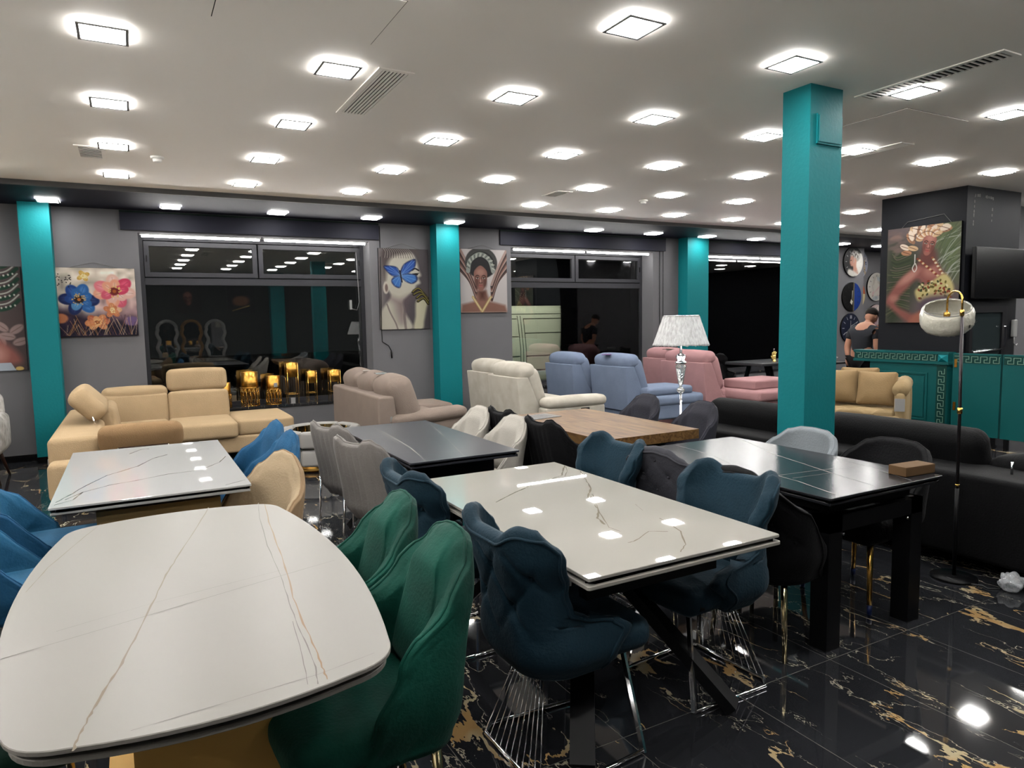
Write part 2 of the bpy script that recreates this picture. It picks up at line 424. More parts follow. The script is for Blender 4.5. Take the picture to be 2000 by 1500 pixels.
# ------------------------------------------------------------------ ceiling lights
PANEL = emis('panel_diffuser', (1.0, 0.985, 0.955), PANEL_E)
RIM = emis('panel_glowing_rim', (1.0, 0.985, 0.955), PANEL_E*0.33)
def make_panel():
    r = thing('ceiling_light', 'x', 'ceiling light')
    s = 0.115
    b = MB()
    for (x0, y0, x1, y1) in ((-s,-s,s,-s+.014),(-s,s-.014,s,s),(-s,-s+.014,-s+.014,s-.014),(s-.014,-s+.014,s,s-.014)):
        b.box((x0, y0, -0.022), (x1, y1, -0.016))
    b.build('frame', WHITEP, r)
    d = 0.099; b = MB(); b.box((-d, -d, -0.020), (d, d, -0.016)); b.build('diffuser', PANEL, r)
    # glowing edge between frame and ceiling, made deeper to brighten the ceiling
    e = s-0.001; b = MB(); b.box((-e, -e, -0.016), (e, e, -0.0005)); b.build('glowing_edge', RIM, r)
    return r
proto = make_panel()
ords = ['first','second','third','fourth','fifth','sixth','seventh','eighth','ninth','tenth','eleventh','twelfth','thirteenth','fourteenth']
lights = []
for j in range(-2, 5):
    row = []
    for i in range(-3, 15):
        x = -0.0335+i*1.19495; y = 2.9447+j*1.26154
        if 8.75 < x < 10.2 and 4.7 < y < 6.0: continue
        row.append((x, y, ZC))
    lights.append(('row %d' % j, row))
soff = [(-0.737+i*1.25537, 9.5406, ZS) for i in range(-2, 14)]
lights.append(('soffit', soff))
rown = {4: 'in the row nearest the soffit', 3: 'in the second row from the soffit', 2: 'in the third row from the soffit',
        1: 'in the fourth row from the soffit', 0: 'in the row nearest the camera'}
firstp = True
for k, (nm, row) in enumerate(lights):
    j = k-2; vis = 0
    for (x, y, z) in row:
        p = project((x, y, z)); inv = p is not None and 0 < p[0] < 2000 and 0 < p[1] < 1500
        if inv and 1528 < p[0] < 1645 and p[1] > 175 and y > 3.2: inv = False
        if inv and p[0] > 1722 and p[1] > 366 and x > 8.9: inv = False
        if inv:
            if nm == 'soffit': lab = 'square light in the dark soffit, %s from the left' % ords[vis]
            else: lab = 'square ceiling light, %s from the left %s' % (ords[vis], rown[j])
            vis += 1; g = 'square ceiling lights'
        else: lab = 'square ceiling light hidden or outside the picture'; g = 'square ceiling lights outside the picture'
        if firstp: o = proto; o.location = (x, y, z); o['label'] = lab; o['group'] = g; firstp = False
        else: dup(proto, (x, y, z), 0, lab, g)
# vents, hatches, smoke detectors
def vent(x0, y0, x1, y1, label, n=10, along='y'):
    r = thing('ceiling_vent', label, 'vent', ((x0+x1)/2, (y0+y1)/2, ZC)); hx, hy = (x1-x0)/2, (y1-y0)/2
    t = 0.03; b = MB()
    b.box((-hx,-hy,-.008),(hx,-hy+t,-.0005)); b.box((-hx,hy-t,-.008),(hx,hy,-.0005)); b.box((-hx,-hy+t,-.008),(-hx+t,hy-t,-.0005)); b.box((hx-t,-hy+t,-.008),(hx,hy-t,-.0005))
    b.build('frame', CEIL, r)
    b = MB(); b.box((-hx+t,-hy+t,-.002),(hx-t,hy-t,-.0005)); b.build('backing', mat('vent_shadow', rgb(96, 94, 90), 0.8), r)
    b = MB()
    for k in range(n):
        if along == 'y':
            xx = -hx+t+(2*hx-2*t)*(k+.5)/n; b.box((xx-.006,-hy+t,-.008),(xx+.006,hy-t,-.002))
        else:
            yy = -hy+t+(2*hy-2*t)*(k+.5)/n; b.box((-hx+t,yy-.006,-.008),(hx-t,yy+.006,-.002))
    o = b.build('slats', CEIL, r)
k_ = (3.095-1.6)/1.63
def cz(x, y): return x*k_, y*k_
def ventc(a, b, *r, **kw): vent(*cz(*a), *cz(*b), *r, **kw)
ventc((1.50, 4.455), (1.745, 5.53), 'long slatted ceiling vent near the second light row', 7, 'y')
ventc((-0.352, 7.47), (-0.108, 7.98), 'short ceiling vent left of the smoke detector', 8, 'x')
ventc((4.895, 2.47), (5.10, 3.5), 'slatted ceiling vent at the top right', 24, 'x')
ventc((6.60, 4.2), (6.80, 4.95), 'flush ceiling vent right of the free-standing column', 5, 'y')
ventc((4.89, 7.65), (5.12, 8.05), 'small far ceiling vent above the blue sofa', 7, 'x')
def hatch(a, b, label):
    x0, y0 = cz(*a); x1, y1 = cz(*b)
    e = MB(); e.mi = 1; e.box((x0, y0, -0.001), (x1, y1, 0)); e.mi = 0; g = .004; e.box((x0+g, y0+g, -0.003), (x1-g, y1-g, -0.001))
    o = e.build('ceiling_hatch', [CEIL, mat('hatch_gap', rgb(60, 58, 55), 0.9)]); o.location = (0, 0, ZC); tag(o, label, 'hatch')
hatch((0.473, 3.5), (1.345, 4.13), 'square ceiling hatch at the top centre')
hatch((5.56, 3.5), (6.435, 4.11), 'square ceiling hatch right of the free-standing column')
def detector(x, y, label):
    x, y = cz(x, y)
    r = thing('smoke_detector', label, 'smoke detector', (x, y, ZC))
    MB().lathe([(0.055,0),(0.055,-.015),(0.045,-.022)]).build('base', CEILW, r)
    MB().lathe([(0.038,-.022),(0.036,-.045),(0.02,-.045)]).build('sensor', CEILW, r)
detector(0.326, 7.695, 'white smoke detector on the ceiling above the left window')
detector(6.41, 7.81, 'small white smoke detector on the far ceiling')
ac = thing('air_conditioner', 'white ceiling-hung air conditioner at the upper left edge', 'air conditioner', (-1.36, 8.55, 2.82), 0)
MB().rbox((0, 0, 0.11), (0.44, 1.0, 0.20), 0.05).build('casing', mat('cream_plastic', tuple(c*2.2 for c in rgb(226, 222, 210)), .4), ac)
MB().box((0.19, -0.42, 0.004), (0.215, 0.42, 0.04)).build('louvre', mat('grey_plastic', rgb(170, 170, 166), .4), ac)
for yy in (-.3, .3): MB().tube([(0, yy, .2), (0, yy, .276)], .008, 6).build('hanger', BLACKM, ac)

# ------------------------------------------------------------------ painted surfaces
class Art:
    """a small raster painter; its pixels become vertex colours of a flat grid"""
    def __init__(s, w, h, W, H, bg):
        s.w, s.h, s.W, s.H = w, h, W, H           # grid size, drawing units
        yy, xx = np.mgrid[0:h, 0:w]; s.X = (xx+.5)/w*W; s.Y = (yy+.5)/h*H
        s.a = np.zeros((h, w, 3)); s.a[:] = np.array(bg)/255.0
    def mix(s, m, c): c = np.array(c)/255.0; m = np.clip(m, 0, 1)[..., None]; s.a = s.a*(1-m)+c*m
    def soft(s): return s.W/s.w*0.8
    def ell(s, cx, cy, rx, ry, c, ang=0, soft=None, op=1.0):
        ca, sa = math.cos(ang), math.sin(ang); dx, dy = s.X-cx, s.Y-cy
        u = (dx*ca+dy*sa)/rx; v = (-dx*sa+dy*ca)/ry; d = np.sqrt(u*u+v*v)
        k = soft if soft is not None else s.soft()/min(rx, ry)
        s.mix(np.clip((1-d)/k+.5, 0, 1)*op, c)
    def poly(s, pts, c, op=1.0, soft=0.0):
        ins = np.zeros(s.X.shape, bool); n = len(pts); dm = np.full(s.X.shape, 1e9)
        for i in range(n):
            (x0, y0), (x1, y1) = pts[i], pts[(i+1) % n]
            cond = ((y0 > s.Y) != (y1 > s.Y)); xi = (x1-x0)*(s.Y-y0)/((y1-y0) if y1 != y0 else 1e-9)+x0
            ins ^= (cond & (s.X < xi))
            if soft: dm = np.minimum(dm, s.seg(x0, y0, x1, y1))
        if soft: m = np.clip(np.where(ins, .5+dm/soft/2, .5-dm/soft/2), 0, 1)
        else: m = ins.astype(float)
        s.mix(m*op, c)
    def seg(s, x0, y0, x1, y1):
        dx, dy = x1-x0, y1-y0; L = dx*dx+dy*dy or 1e-9
        t = np.clip(((s.X-x0)*dx+(s.Y-y0)*dy)/L, 0, 1); return np.hypot(s.X-x0-t*dx, s.Y-y0-t*dy)
    def line(s, pts, w, c, op=1.0):
        d = np.full(s.X.shape, 1e9)
        for a, b in zip(pts, pts[1:]): d = np.minimum(d, s.seg(*a, *b))
        s.mix(np.clip((w/2-d)/s.soft()+.5, 0, 1)*op, c)
    def smooth(s, pts, closed=True, n=8):
        P = pts; m = len(P); out = []
        for i in range(m if closed else m-1):
            p0, p1, p2, p3 = P[(i-1) % m] if closed or i > 0 else P[0], P[i], P[(i+1) % m], P[(i+2) % m] if closed or i < m-2 else P[-1]
            for k in range(n):
                t = k/n; q = []
                for a in (0, 1): q.append(0.5*((2*p1[a])+(-p0[a]+p2[a])*t+(2*p0[a]-5*p1[a]+4*p2[a]-p3[a])*t*t+(-p0[a]+3*p1[a]-3*p2[a]+p3[a])*t**3))
                out.append(tuple(q))
        if not closed: out.append(P[-1])
        return out
    def noise(s, amp, seed=0, cells=20):
        r = np.random.RandomState(seed); g = r.rand(cells+2, cells+2)
        u = s.X/s.W*cells; v = s.Y/s.H*cells; i = u.astype(int); j = v.astype(int); fu, fv = u-i, v-j
        n = g[j, i]*(1-fu)*(1-fv)+g[j, i+1]*fu*(1-fv)+g[j+1, i]*(1-fu)*fv+g[j+1, i+1]*fu*fv
        s.a = np.clip(s.a*(1+(n[..., None]-.5)*2*amp), 0, 1); return n
    def colors(s):
        a = np.clip(s.a, 0, 1); l = np.where(a <= 0.04045, a/12.92, ((a+0.055)/1.055)**2.4)
        return l*KA*1.7
    def mesh(s, name, width, height, parent, mask=None, rough=0.4):
        """flat grid in local XZ facing -Y"""
        h, w = s.h, s.w; xs = (np.arange(w)/(w-1)-.5)*width; zs = (.5-np.arange(h)/(h-1))*height
        V = np.zeros((h, w, 3)); V[..., 0] = xs[None, :]; V[..., 2] = zs[:, None]
        if mask == 'disc':
            # map the square grid onto a disc
            u = xs[None, :]/(width/2)+0*V[..., 0]; v = zs[:, None]/(height/2)+0*V[..., 0]
            V[..., 0] = u*np.sqrt(1-v*v/2)*width/2; V[..., 2] = v*np.sqrt(1-u*u/2)*height/2
            px = ((V[..., 0]/width+.5)*w).clip(0, w-1).astype(int); py = ((.5-V[..., 2]/height)*h).clip(0, h-1).astype(int)
            cols = s.colors()[py, px]
        else: cols = s.colors()
        idx = np.arange(h*w).reshape(h, w)
        F = np.stack([idx[:-1, :-1], idx[1:, :-1], idx[1:, 1:], idx[:-1, 1:]], -1).reshape(-1, 4)
        me = bpy.data.meshes.new(name); me.from_pydata(V.reshape(-1, 3).tolist(), [], F.tolist())
        at = me.color_attributes.new('paint', 'FLOAT_COLOR', 'POINT')
        c4 = np.ones((h*w, 4), np.float32); c4[:, :3] = cols.reshape(-1, 3); at.data.foreach_set('color', c4.ravel())
        me.materials.append(vcol_mat('printed_paint_%d' % int(rough*100), rough))
        o = bpy.data.objects.new(name, me); COL.objects.link(o); o.parent = parent
        return o
def canvas(art, label, cx, cz, y, w, h, rz=0, cord=True, loc=None, cord_pts=None):
    r = thing('wall_painting', label, 'painting', loc or (cx, y, cz), rz)
    t = 0.03; b = MB(); b.box((-w/2, -t, -h/2), (w/2, -0.002, h/2)); b.build('canvas_frame', BLACKP, r)
    p = art.mesh('print', w-.004, h-.004, r); p.location = (0, -t-0.0015, 0)
    if cord:
        cp = cord_pts or [(-w*.32, -.012, h/2), (-w*.02, -.008, h/2+.07), (w*.28, -.012, h/2)]
        MB().tube(cp, 0.003, 5).build('hanging_cord', mat('cord_white', rgb(170, 168, 165), .7), r)
    return r
# --- flowers on cream
A = Art(170, 170, 1.0, 1.0, (226, 212, 196)); rnd = random.Random(4)
A.noise(.12, 3, 7)
A.poly(A.smooth([(-.05,.62),(.15,.60),(.35,.68),(.55,.66),(.75,.62),(1.05,.66),(1.05,1.05),(-.05,1.05)]), (52, 36, 56), soft=.08)
A.poly(A.smooth([(.5,.3),(.8,.42),(1.05,.4),(1.05,.75),(.7,.72),(.45,.6)]), (196, 160, 160), op=.8, soft=.1)
A.poly([(0,.85),(1,.80),(1,1),(0,1)], (22, 18, 40), soft=.06)
A.noise(.25, 9, 14)
def flower(cx, cy, R, cols, n, core, seed, sq=.85):
    r = random.Random(seed)
    for ring, rr in ((1.0, n), (.62, n-1)):
        for k in range(rr):
            a = 2*PI*k/rr+r.uniform(-.2, .2)+ring; c = cols[r.randrange(len(cols))]
            d = R*.56*ring; A.ell(cx+math.cos(a)*d, cy+math.sin(a)*d*sq, R*.46*ring**.5, R*.33*ring**.5, c, a, soft=.18)
            A.ell(cx+math.cos(a)*d*1.15, cy+math.sin(a)*d*1.15*sq, R*.22*ring, R*.14*ring, tuple(min(255, q+38) for q in c), a, soft=.8, op=.7)
            A.line([(cx+math.cos(a)*R*.2, cy+math.sin(a)*R*.2*sq), (cx+math.cos(a)*R*.9*ring, cy+math.sin(a)*R*.9*ring*sq)], .006, tuple(q*.6 for q in c), op=.6)
    A.ell(cx, cy, R*.24, R*.22, core[0], soft=.3)
    for k in range(26):
        a = r.uniform(0, 2*PI); d = R*r.uniform(.16, .34); A.ell(cx+math.cos(a)*d, cy+math.sin(a)*d, .009, .009, core[1])
    A.ell(cx, cy, R*.09, R*.09, core[2])
flower(.27, .46, .25, [(46,104,170),(30,70,140),(88,148,196),(24,40,92),(60,120,186)], 6, ((40,28,30),(214,176,110),(200,120,50)), 1)
flower(.72, .34, .27, [(222,96,120),(238,130,140),(244,170,140),(214,70,104),(238,190,176)], 7, ((120,40,40),(238,200,120),(170,90,40)), 2)
flower(.68, .62, .12, [(226,150,100),(238,180,140),(210,130,86)], 5, ((200,120,60),(250,220,160),(250,230,190)), 3)
flower(.48, .79, .16, [(218,140,92),(232,168,118),(190,104,70)], 6, ((150,80,50),(240,190,130),(210,140,80)), 4, .6)
flower(.34, .12, .09, [(232,196,110),(244,224,160),(214,170,80)], 4, ((232,196,110),(250,230,170),(220,180,90)), 5)
A.ell(.03, .73, .09, .07, (206,130,90), soft=.3); A.ell(.92, .78, .10, .07, (120,96,140), soft=.3)
for k in range(60):
    x = rnd.uniform(0, 1); A.line([(x, .98), (x+rnd.uniform(-.12, .12), rnd.uniform(.68, .9))], .006, rnd.choice([(206,150,90),(90,60,70),(230,200,160)]), op=.8)
for k in range(24): A.ell(rnd.uniform(.01, .2), rnd.uniform(.08, .28), .008, .008, (30, 24, 30))
canvas(A, 'square flower painting with blue and pink blossoms on the grey wall', -0.335, 1.90, YW, 0.845, 0.84)
# --- portrait with a blue butterfly
A = Art(130, 215, 1.0, 1.9, (88, 82, 86))
A.poly([(0,0),(.12,0),(.10,1.9),(0,1.9)], (150,142,140), soft=.1)
A.poly(A.smooth([(.14,.1),(.4,.02),(.66,.08),(.76,.3),(.80,.5),(.84,.62),(.78,.68),(.82,.8),(.74,.86),(.70,.96),(.55,1.12),(.46,1.25),(.50,1.5),(.62,1.9),(.0,1.9),(.02,1.5),(.12,1.3),(.22,1.1),(.12,.85),(.08,.5)]), (206,200,184), soft=.03)
A.poly(A.smooth([(.10,.02),(.72,.0),(.80,.22),(.70,.10),(.5,.12),(.3,.18),(.18,.36),(.12,.75),(.06,.5)]), (92,82,80), soft=.05)
for k in range(26):
    t = k/25; A.line(A.smooth([(.08+t*.5, .0), (.12+t*.55, .08+t*.02), (.10+t*.62, .22)], closed=False), .012, (200,192,186) if k % 2 else (60,52,54), op=.55)
A.poly(A.smooth([(.2,1.15),(.4,1.2),(.62,1.12),(.52,1.3),(.5,1.5),(.42,1.75),(.34,1.5),(.3,1.3)]), (120,100,104), op=.75, soft=.12)
A.line(A.smooth([(.14,1.3),(.2,1.5),(.3,1.75),(.34,1.9)], closed=False), .03, (120,106,106), op=.7)
A.line(A.smooth([(.5,1.4),(.48,1.6),(.5,1.9)], closed=False), .05, (110,96,98), op=.6)
A.ell(.13, .92, .055, .14, (214,204,190), soft=.3); A.ell(.14, .92, .03, .09, (130,110,104), soft=.5)
A.line(A.smooth([(.66,.5),(.72,.46),(.79,.5)], closed=False), .035, (40,34,36)); A.ell(.73, .60, .05, .025, (30,24,26)); A.line([(.67,.585),(.79,.57)], .018, (24,20,22))
A.poly(A.smooth([(.66,.98),(.74,.92),(.80,.94),(.76,.99),(.70,1.03)]), (54,40,42), soft=.02)
A.poly(A.smooth([(.72,1.25),(.84,1.18),(.97,1.2),(.93,1.42),(.88,1.7),(.84,1.9),(.66,1.9),(.70,1.6)]), (212,206,178), soft=.03)
for (p, q, r_) in (((.66,1.02),(.78,.94),(.92,1.1)), ((.68,1.08),(.82,1.02),(.96,1.16)), ((.74,1.16),(.86,1.08),(.98,1.24)), ((.76,1.24),(.88,1.17),(.97,1.3))):
    A.line(A.smooth([p, q, r_], closed=False), .055, (44,38,28)); A.line(A.smooth([(p[0],p[1]-.01), (q[0],q[1]-.012), (r_[0],r_[1]-.01)], closed=False), .014, (190,176,70), op=.8)
for (c, pts) in (((52,92,176), [(.42,.56),(.50,.36),(.68,.24),(.74,.26),(.72,.42),(.60,.56),(.46,.66)]), ((52,92,176), [(.42,.60),(.36,.44),(.2,.40),(.10,.42),(.16,.54),(.26,.64),(.40,.66)]),
                 ((70,124,196), [(.44,.62),(.58,.58),(.74,.62),(.76,.74),(.66,.82),(.54,.78),(.45,.68)]), ((70,124,196), [(.42,.64),(.30,.66),(.24,.76),(.30,.88),(.40,.92),(.44,.80)])):
    A.poly(A.smooth(pts), (26,34,80), soft=.015); cx = sum(p[0] for p in pts)/len(pts); cy = sum(p[1] for p in pts)/len(pts)
    A.poly(A.smooth([(cx+(p[0]-cx)*.84, cy+(p[1]-cy)*.84) for p in pts]), c, soft=.02)
    for p in pts: A.line([(.43,.62), (cx+(p[0]-cx)*.9, cy+(p[1]-cy)*.9)], .008, (150,196,236), op=.7)
A.line([(.415,.52),(.45,.78)], .03, (40,34,50))
A.poly([(.9,0),(1,0),(1,1.1),(.92,1.0)], (104,96,100), soft=.1)
canvas(A, 'tall portrait painting with a blue butterfly over the face', 3.655, 2.08, YW, 0.79, 1.20, cord_pts=[(-.28,-.012,.6),(-.02,-.008,.68),(.26,-.012,.6)])
# --- symmetrical portrait with a head wrap
def face(A, cx, cy, s, skin, dark, lip, tilt=0):
    def P(x, y): ca, sa = math.cos(tilt), math.sin(tilt); return (cx+s*(x*ca-y*sa), cy+s*(x*sa+y*ca))
    A.poly(A.smooth([P(-.5,-.55),(P(0,-.95)),P(.5,-.55),P(.52,0),P(.40,.5),P(.15,.88),P(-.15,.88),P(-.40,.5),P(-.52,0)]), skin, soft=.03*s)
    A.ell(*P(-.34,.30), .16*s, .4*s, dark, tilt, soft=.9, op=.55); A.ell(*P(.36,.30), .16*s, .4*s, dark, tilt, soft=.9, op=.6)
    A.ell(*P(0,-.45), .3*s, .22*s, tuple(min(255, q+40) for q in skin), tilt, soft=1, op=.7)
    for sg in (-1, 1):
        A.line(A.smooth([P(sg*.12,-.16),P(sg*.26,-.24),P(sg*.42,-.14)], closed=False), .05*s, (40,26,24))
        A.ell(*P(sg*.25,-.02), .13*s, .055*s, (225,215,205), tilt); A.ell(*P(sg*.25,-.02), .055*s, .055*s, (60,36,26)); A.line(A.smooth([P(sg*.11,-.0),P(sg*.25,-.085),P(sg*.39,-.03)], closed=False), .03*s, (26,18,18))
    A.line(A.smooth([P(.09,-.1),P(.07,.2),P(.12,.3)], closed=False), .04*s, dark, op=.8)
    A.ell(*P(0,.32), .13*s, .05*s, dark, tilt, op=.8); A.ell(*P(0,.2), .045*s, .14*s, tuple(min(255, q+60) for q in skin), tilt, soft=.9, op=.8)
    A.poly(A.smooth([P(-.2,.52),P(-.06,.47),P(.06,.47),P(.2,.52),P(.08,.62),P(-.08,.62)]), lip, soft=.02*s); A.line([P(-.19,.53),P(.19,.53)], .018*s, (60,24,24))
A = Art(150, 190, 1.0, 1.22, (208, 200, 198))
for sg, off in ((-1, 0), (1, 0)):
    for k in range(11):
        t = k/10; x0 = .5+sg*.16; c = [(96,70,64),(60,52,54),(176,150,140),(146,110,100)][k % 4]
        A.line(A.smooth([(x0, .98-t*.30), (.5+sg*(.30+.04*t), .62-t*.34), (.5+sg*.56, .34-t*.44)], closed=False), .05, c)
        if k % 2: A.line(A.smooth([(x0, .96-t*.30), (.5+sg*(.30+.04*t), .60-t*.34), (.5+sg*.56, .32-t*.44)], closed=False), .012, (214,176,130))
A.ell(.45, .26, .34, .30, (70,70,68), soft=.06); A.ell(.45, .30, .28, .26, (44,42,44), soft=.06)
A.line(A.smooth([(.17,.42),(.22,.22),(.42,.10),(.62,.20),(.70,.42)], closed=False), .085, (150,156,148))
for k in range(20):
    a = PI*(1.02+.96*k/19); A.line([(.44+math.cos(a)*.24, .38+math.sin(a)*.24), (.44+math.cos(a+.1)*.30, .38+math.sin(a+.1)*.30)], .012, (214,214,200) if k % 2 else (70,72,70))
A.poly([(.36,.80),(.54,.80),(.62,1.0),(.95,1.08),(1.0,1.22),(.0,1.22),(.03,1.06),(.30,1.0)], (148,108,94), soft=.03)
A.poly([(.38,.80),(.52,.80),(.50,.95),(.42,.95)], (84,50,42), soft=.06)
face(A, .43, .56, .26, (146,104,92), (78,50,44), (170,100,96))
for sg in (-1, 1): A.line([(.45+sg*.19,.92),(.45,1.2)], .05, (196,168,110)); A.line([(.45+sg*.19,.92),(.45,1.2)], .014, (238,222,180))
canvas(A, 'portrait painting of a woman with a head wrap and crossed golden necklace', 4.99, 2.215, YW, 0.835, 1.0)
# --- partly visible painting at the left edge
A = Art(130, 190, 1.0, 1.5, (92, 78, 78))
for k in range(9):
    y = .02+k*.075; c = (36,72,56) if k % 2 == 0 else (206,206,196)
    A.line(A.smooth([(.2,y+.1),(.6,y+.02),(.82,y-.02),(.96,y-.14)], closed=False), .05 if k % 2 == 0 else .018, c)
    for q in range(12):
        if k % 2 == 0: A.ell(.3+q*.055, y+.07-q*.012, .011, .015, (226,226,214))
for (x, y, a) in ((.72,.86,.7),(.9,.9,-.6),(.78,1.0,.2),(.94,1.08,-.3),(.70,1.06,1.2)):
    A.ell(x, y, .10, .055, (176,150,146), a, soft=.3); A.line([(x-.08*math.cos(a),y-.08*math.sin(a)),(x+.08*math.cos(a),y+.08*math.sin(a))], .008, (120,96,92))
A.poly(A.smooth([(.3,1.0),(.62,1.02),(.86,1.2),(.93,1.38),(.7,1.42),(.4,1.45)]), (168,104,96), soft=.05); A.ell(.64, 1.26, .12, .12, (206,150,138), soft=1)
A.ell(.56, .95, .10, .12, (214,176,60), soft=.1); A.ell(.56, .95, .06, .08, (236,206,110), soft=.3)
A.poly([(.3,1.40),(.8,1.38),(.86,1.5),(.3,1.5)], (196,206,220)); A.line([(.4,1.38),(.42,1.5)], .04, (90,110,170)); A.line([(.62,1.38),(.6,1.5)], .04, (90,110,170)); A.ell(.9, 1.47, .05, .03, (236,200,120))
canvas(A, 'painting with green and white woven pattern at the left edge', -1.50, 1.71, YW, 0.80, 1.22, cord=False)
# --- painting on the charcoal block
A = Art(170, 215, 1.0, 1.3, (104, 92, 92))
rn = random.Random(12)
A.poly(A.smooth([(0,.3),(.3,.25),(.5,.5),(.4,.9),(.2,1.3),(0,1.3)]), (58,66,48), soft=.12)
A.poly(A.smooth([(.62,0),(1,0),(1,.75),(.82,.62),(.7,.4)]), (96,108,74), soft=.1)
for k in range(34):
    x0, y0 = .68+rn.uniform(0,.3), .62-rn.uniform(0,.55); A.line(A.smooth([(x0-.1,y0+.25),(x0,y0+.06),(1.03,y0-rn.uniform(-.02,.18))], closed=False), .010, rn.choice([(150,156,140),(70,84,60),(190,192,186),(112,124,84)]), op=.7)
for k in range(26):
    A.line(A.smooth([(rn.uniform(0,.1),.35+k*.035),(.16,.40+k*.03),(.34,.34+k*.035)], closed=False), .014, rn.choice([(74,84,54),(44,50,38),(110,116,80),(130,110,100)]), op=.6)
for k in range(12): A.ell(rn.uniform(0,.2), rn.uniform(.05,.35), .09, .03, rn.choice([(150,120,110),(120,100,96)]), rn.uniform(-1,1), soft=.6, op=.6)
A.poly(A.smooth([(.0,.98),(.18,.72),(.40,.54),(.54,.44),(.66,.46),(.76,.60),(.84,.74),(.80,1.0),(.62,.98),(.46,.72),(.30,.84),(.14,1.02),(.34,1.16),(.5,1.2),(.52,1.3),(.34,1.3),(.08,1.10)]), (150,92,84), soft=.03)
A.ell(.32, .68, .16, .05, (206,150,136), -.6, soft=1, op=.8); A.ell(.62, .62, .10, .08, (196,136,122), .4, soft=1, op=.7); A.ell(.12,.96,.07,.05,(196,136,124),0,soft=1,op=.7)
A.poly(A.smooth([(.50,.36),(.66,.34),(.68,.50),(.58,.56),(.46,.48)]), (112,66,60), soft=.04)
for k in range(30):
    a = rn.uniform(2.5, 5.6); d = rn.uniform(.18, .32); x, y = .56+math.cos(a)*d*1.1, .24+math.sin(a)*d*.75
    A.ell(x, y, .075, .035, rn.choice([(216,180,140),(180,130,96),(236,216,196),(150,110,84)]), a+.6, soft=.15)
    A.line([(x-.05, y-.02), (x+.05, y+.02)], .008, (80,52,44), op=.8)
face(A, .585, .255, .165, (160,102,90), (96,54,48), (182,92,88), .22)
for k in range(16):
    a = 3.3+k*.16; x, y = .575+math.cos(a)*.125, .20+math.sin(a)*.11
    A.ell(x, y, .05, .026, [(216,180,140),(186,136,100),(236,216,196)][k % 3], a, soft=.15); A.line([(x-.03, y-.01), (x+.03, y+.01)], .007, (90,58,48))
A.line([(.40,.38),(.40,.50)], .014, (226,222,214)); A.line(A.smooth([(.40,.50),(.37,.56),(.40,.61),(.43,.56),(.41,.50)], closed=False), .012, (230,226,216))
for k in range(13): t = k/12; A.ell(.44+t*.30, .44+t*.26, .018, .014, (226,196,150) if k % 2 else (140,60,40)); A.ell(.64+t*.18, .44+t*.28, .018, .014, (232,214,180) if k % 2 else (150,90,60))
A.poly(A.smooth([(.42,.86),(.60,.78),(.80,.66),(.92,.80),(.90,.94),(.60,.98),(.48,1.02)]), (206,190,130), soft=.02)
for k in range(60): A.ell(rn.uniform(.46,.9), rn.uniform(.74,.98), .013, .02, rn.choice([(230,220,170),(110,96,40),(140,60,36),(60,70,40)]), rn.uniform(0,3))
A.poly(A.smooth([(.50,1.0),(.88,.96),(.84,1.3),(.56,1.3)]), (96,80,92), soft=.05)
A.poly(A.smooth([(.36,1.24),(.50,1.14),(.56,1.20),(.52,1.3),(.36,1.3)]), (176,110,90), soft=.03)
canvas(A, 'painting of a woman with a shell headdress on the charcoal block', 0, 0, 0, 0.93, 1.22, rz=-PI/2, loc=(8.86, 5.30, 2.075), cord_pts=[(-.30,-.012,.6),(-.22,-.008,.68),(.24,-.008,.72),(.34,-.012,.6)])

# ------------------------------------------------------------------ charcoal block, television, clocks
struct('wall_block', MB().box((8.86, 4.80, 0), (10.07, 5.88, ZC)), BLOCK, 'charcoal square block with a painting and a television')
sm = MB(); rr_ = random.Random(2)
for (a, b, n) in (((9.02,2.99),(9.0,2.5),16), ((9.02,2.99),(9.14,2.995),5), ((9.22,2.99),(9.42,2.98),7), ((9.42,2.98),(9.40,2.6),6)):
    for k in range(n):
        if rr_.random() < .35: continue
        t = (k+rr_.random()*.5)/n; x = a[0]+(b[0]-a[0])*t; z = a[1]+(b[1]-a[1])*t; w = .006+rr_.random()*.006
        sm.box((x-w, 4.7985, z-w*1.6), (x+w*.8, 4.7999, z+w*1.6))
tag(sm.build('plaster_patch_edge', mat('bare_plaster', rgb(170,170,166), .8)), 'chipped white plaster outline above the television', 'wall patch')
tv = thing('television', 'black wall television on the charcoal block', 'television', (9.50, 4.72, 2.06))
MB().rbox((0, 0, 0), (1.20, 0.045, 0.62), 0.008).build('casing', BLACKP, tv)
MB().box((-.585, -.0245, -.295), (.585, -.0232, .295)).build('screen', SCREEN, tv)
MB().box((-.1, .02, -.1), (.1, .078, .1)).build('wall_bracket', BLACKM, tv)
gd = thing('glass_door', 'dark framed glass door with a chrome bar below the television', 'door', (9.36, 4.78, 0))
b = MB(); b.box((-.42,-.03,0),(-.36,.015,1.66)); b.box((.30,-.03,0),(.42,.015,1.66)); b.box((-.36,-.03,1.58),(.30,.015,1.66)); b.box((-.36,-.03,0),(.30,.015,.12)); b.build('frame', DFRAME, gd)
MB().box((-.36,-.01,.12),(.30,-.004,1.58)).build('pane', mat('smoked_glass', rgb(70, 82, 84), 0.06), gd)
MB().tube([(-.36,-.045,1.10),(.28,-.045,1.12)], .012, 8).build('push_bar', CHROME, gd)
b = MB(); b.tube([(.30,-.05,1.40),(.37,-.05,1.40)], .009, 6); b.box((.34,-.04,1.15),(.38,-.03,1.42)); b.build('handle', CHROME, gd)
sb = thing('intercom', 'white intercom handset box right of the glass door', 'intercom', (10.0, 4.775, 1.28))
MB().rbox((0,0,.09),(.085,.04,.22),.01).build('housing', WHITEP, sb)
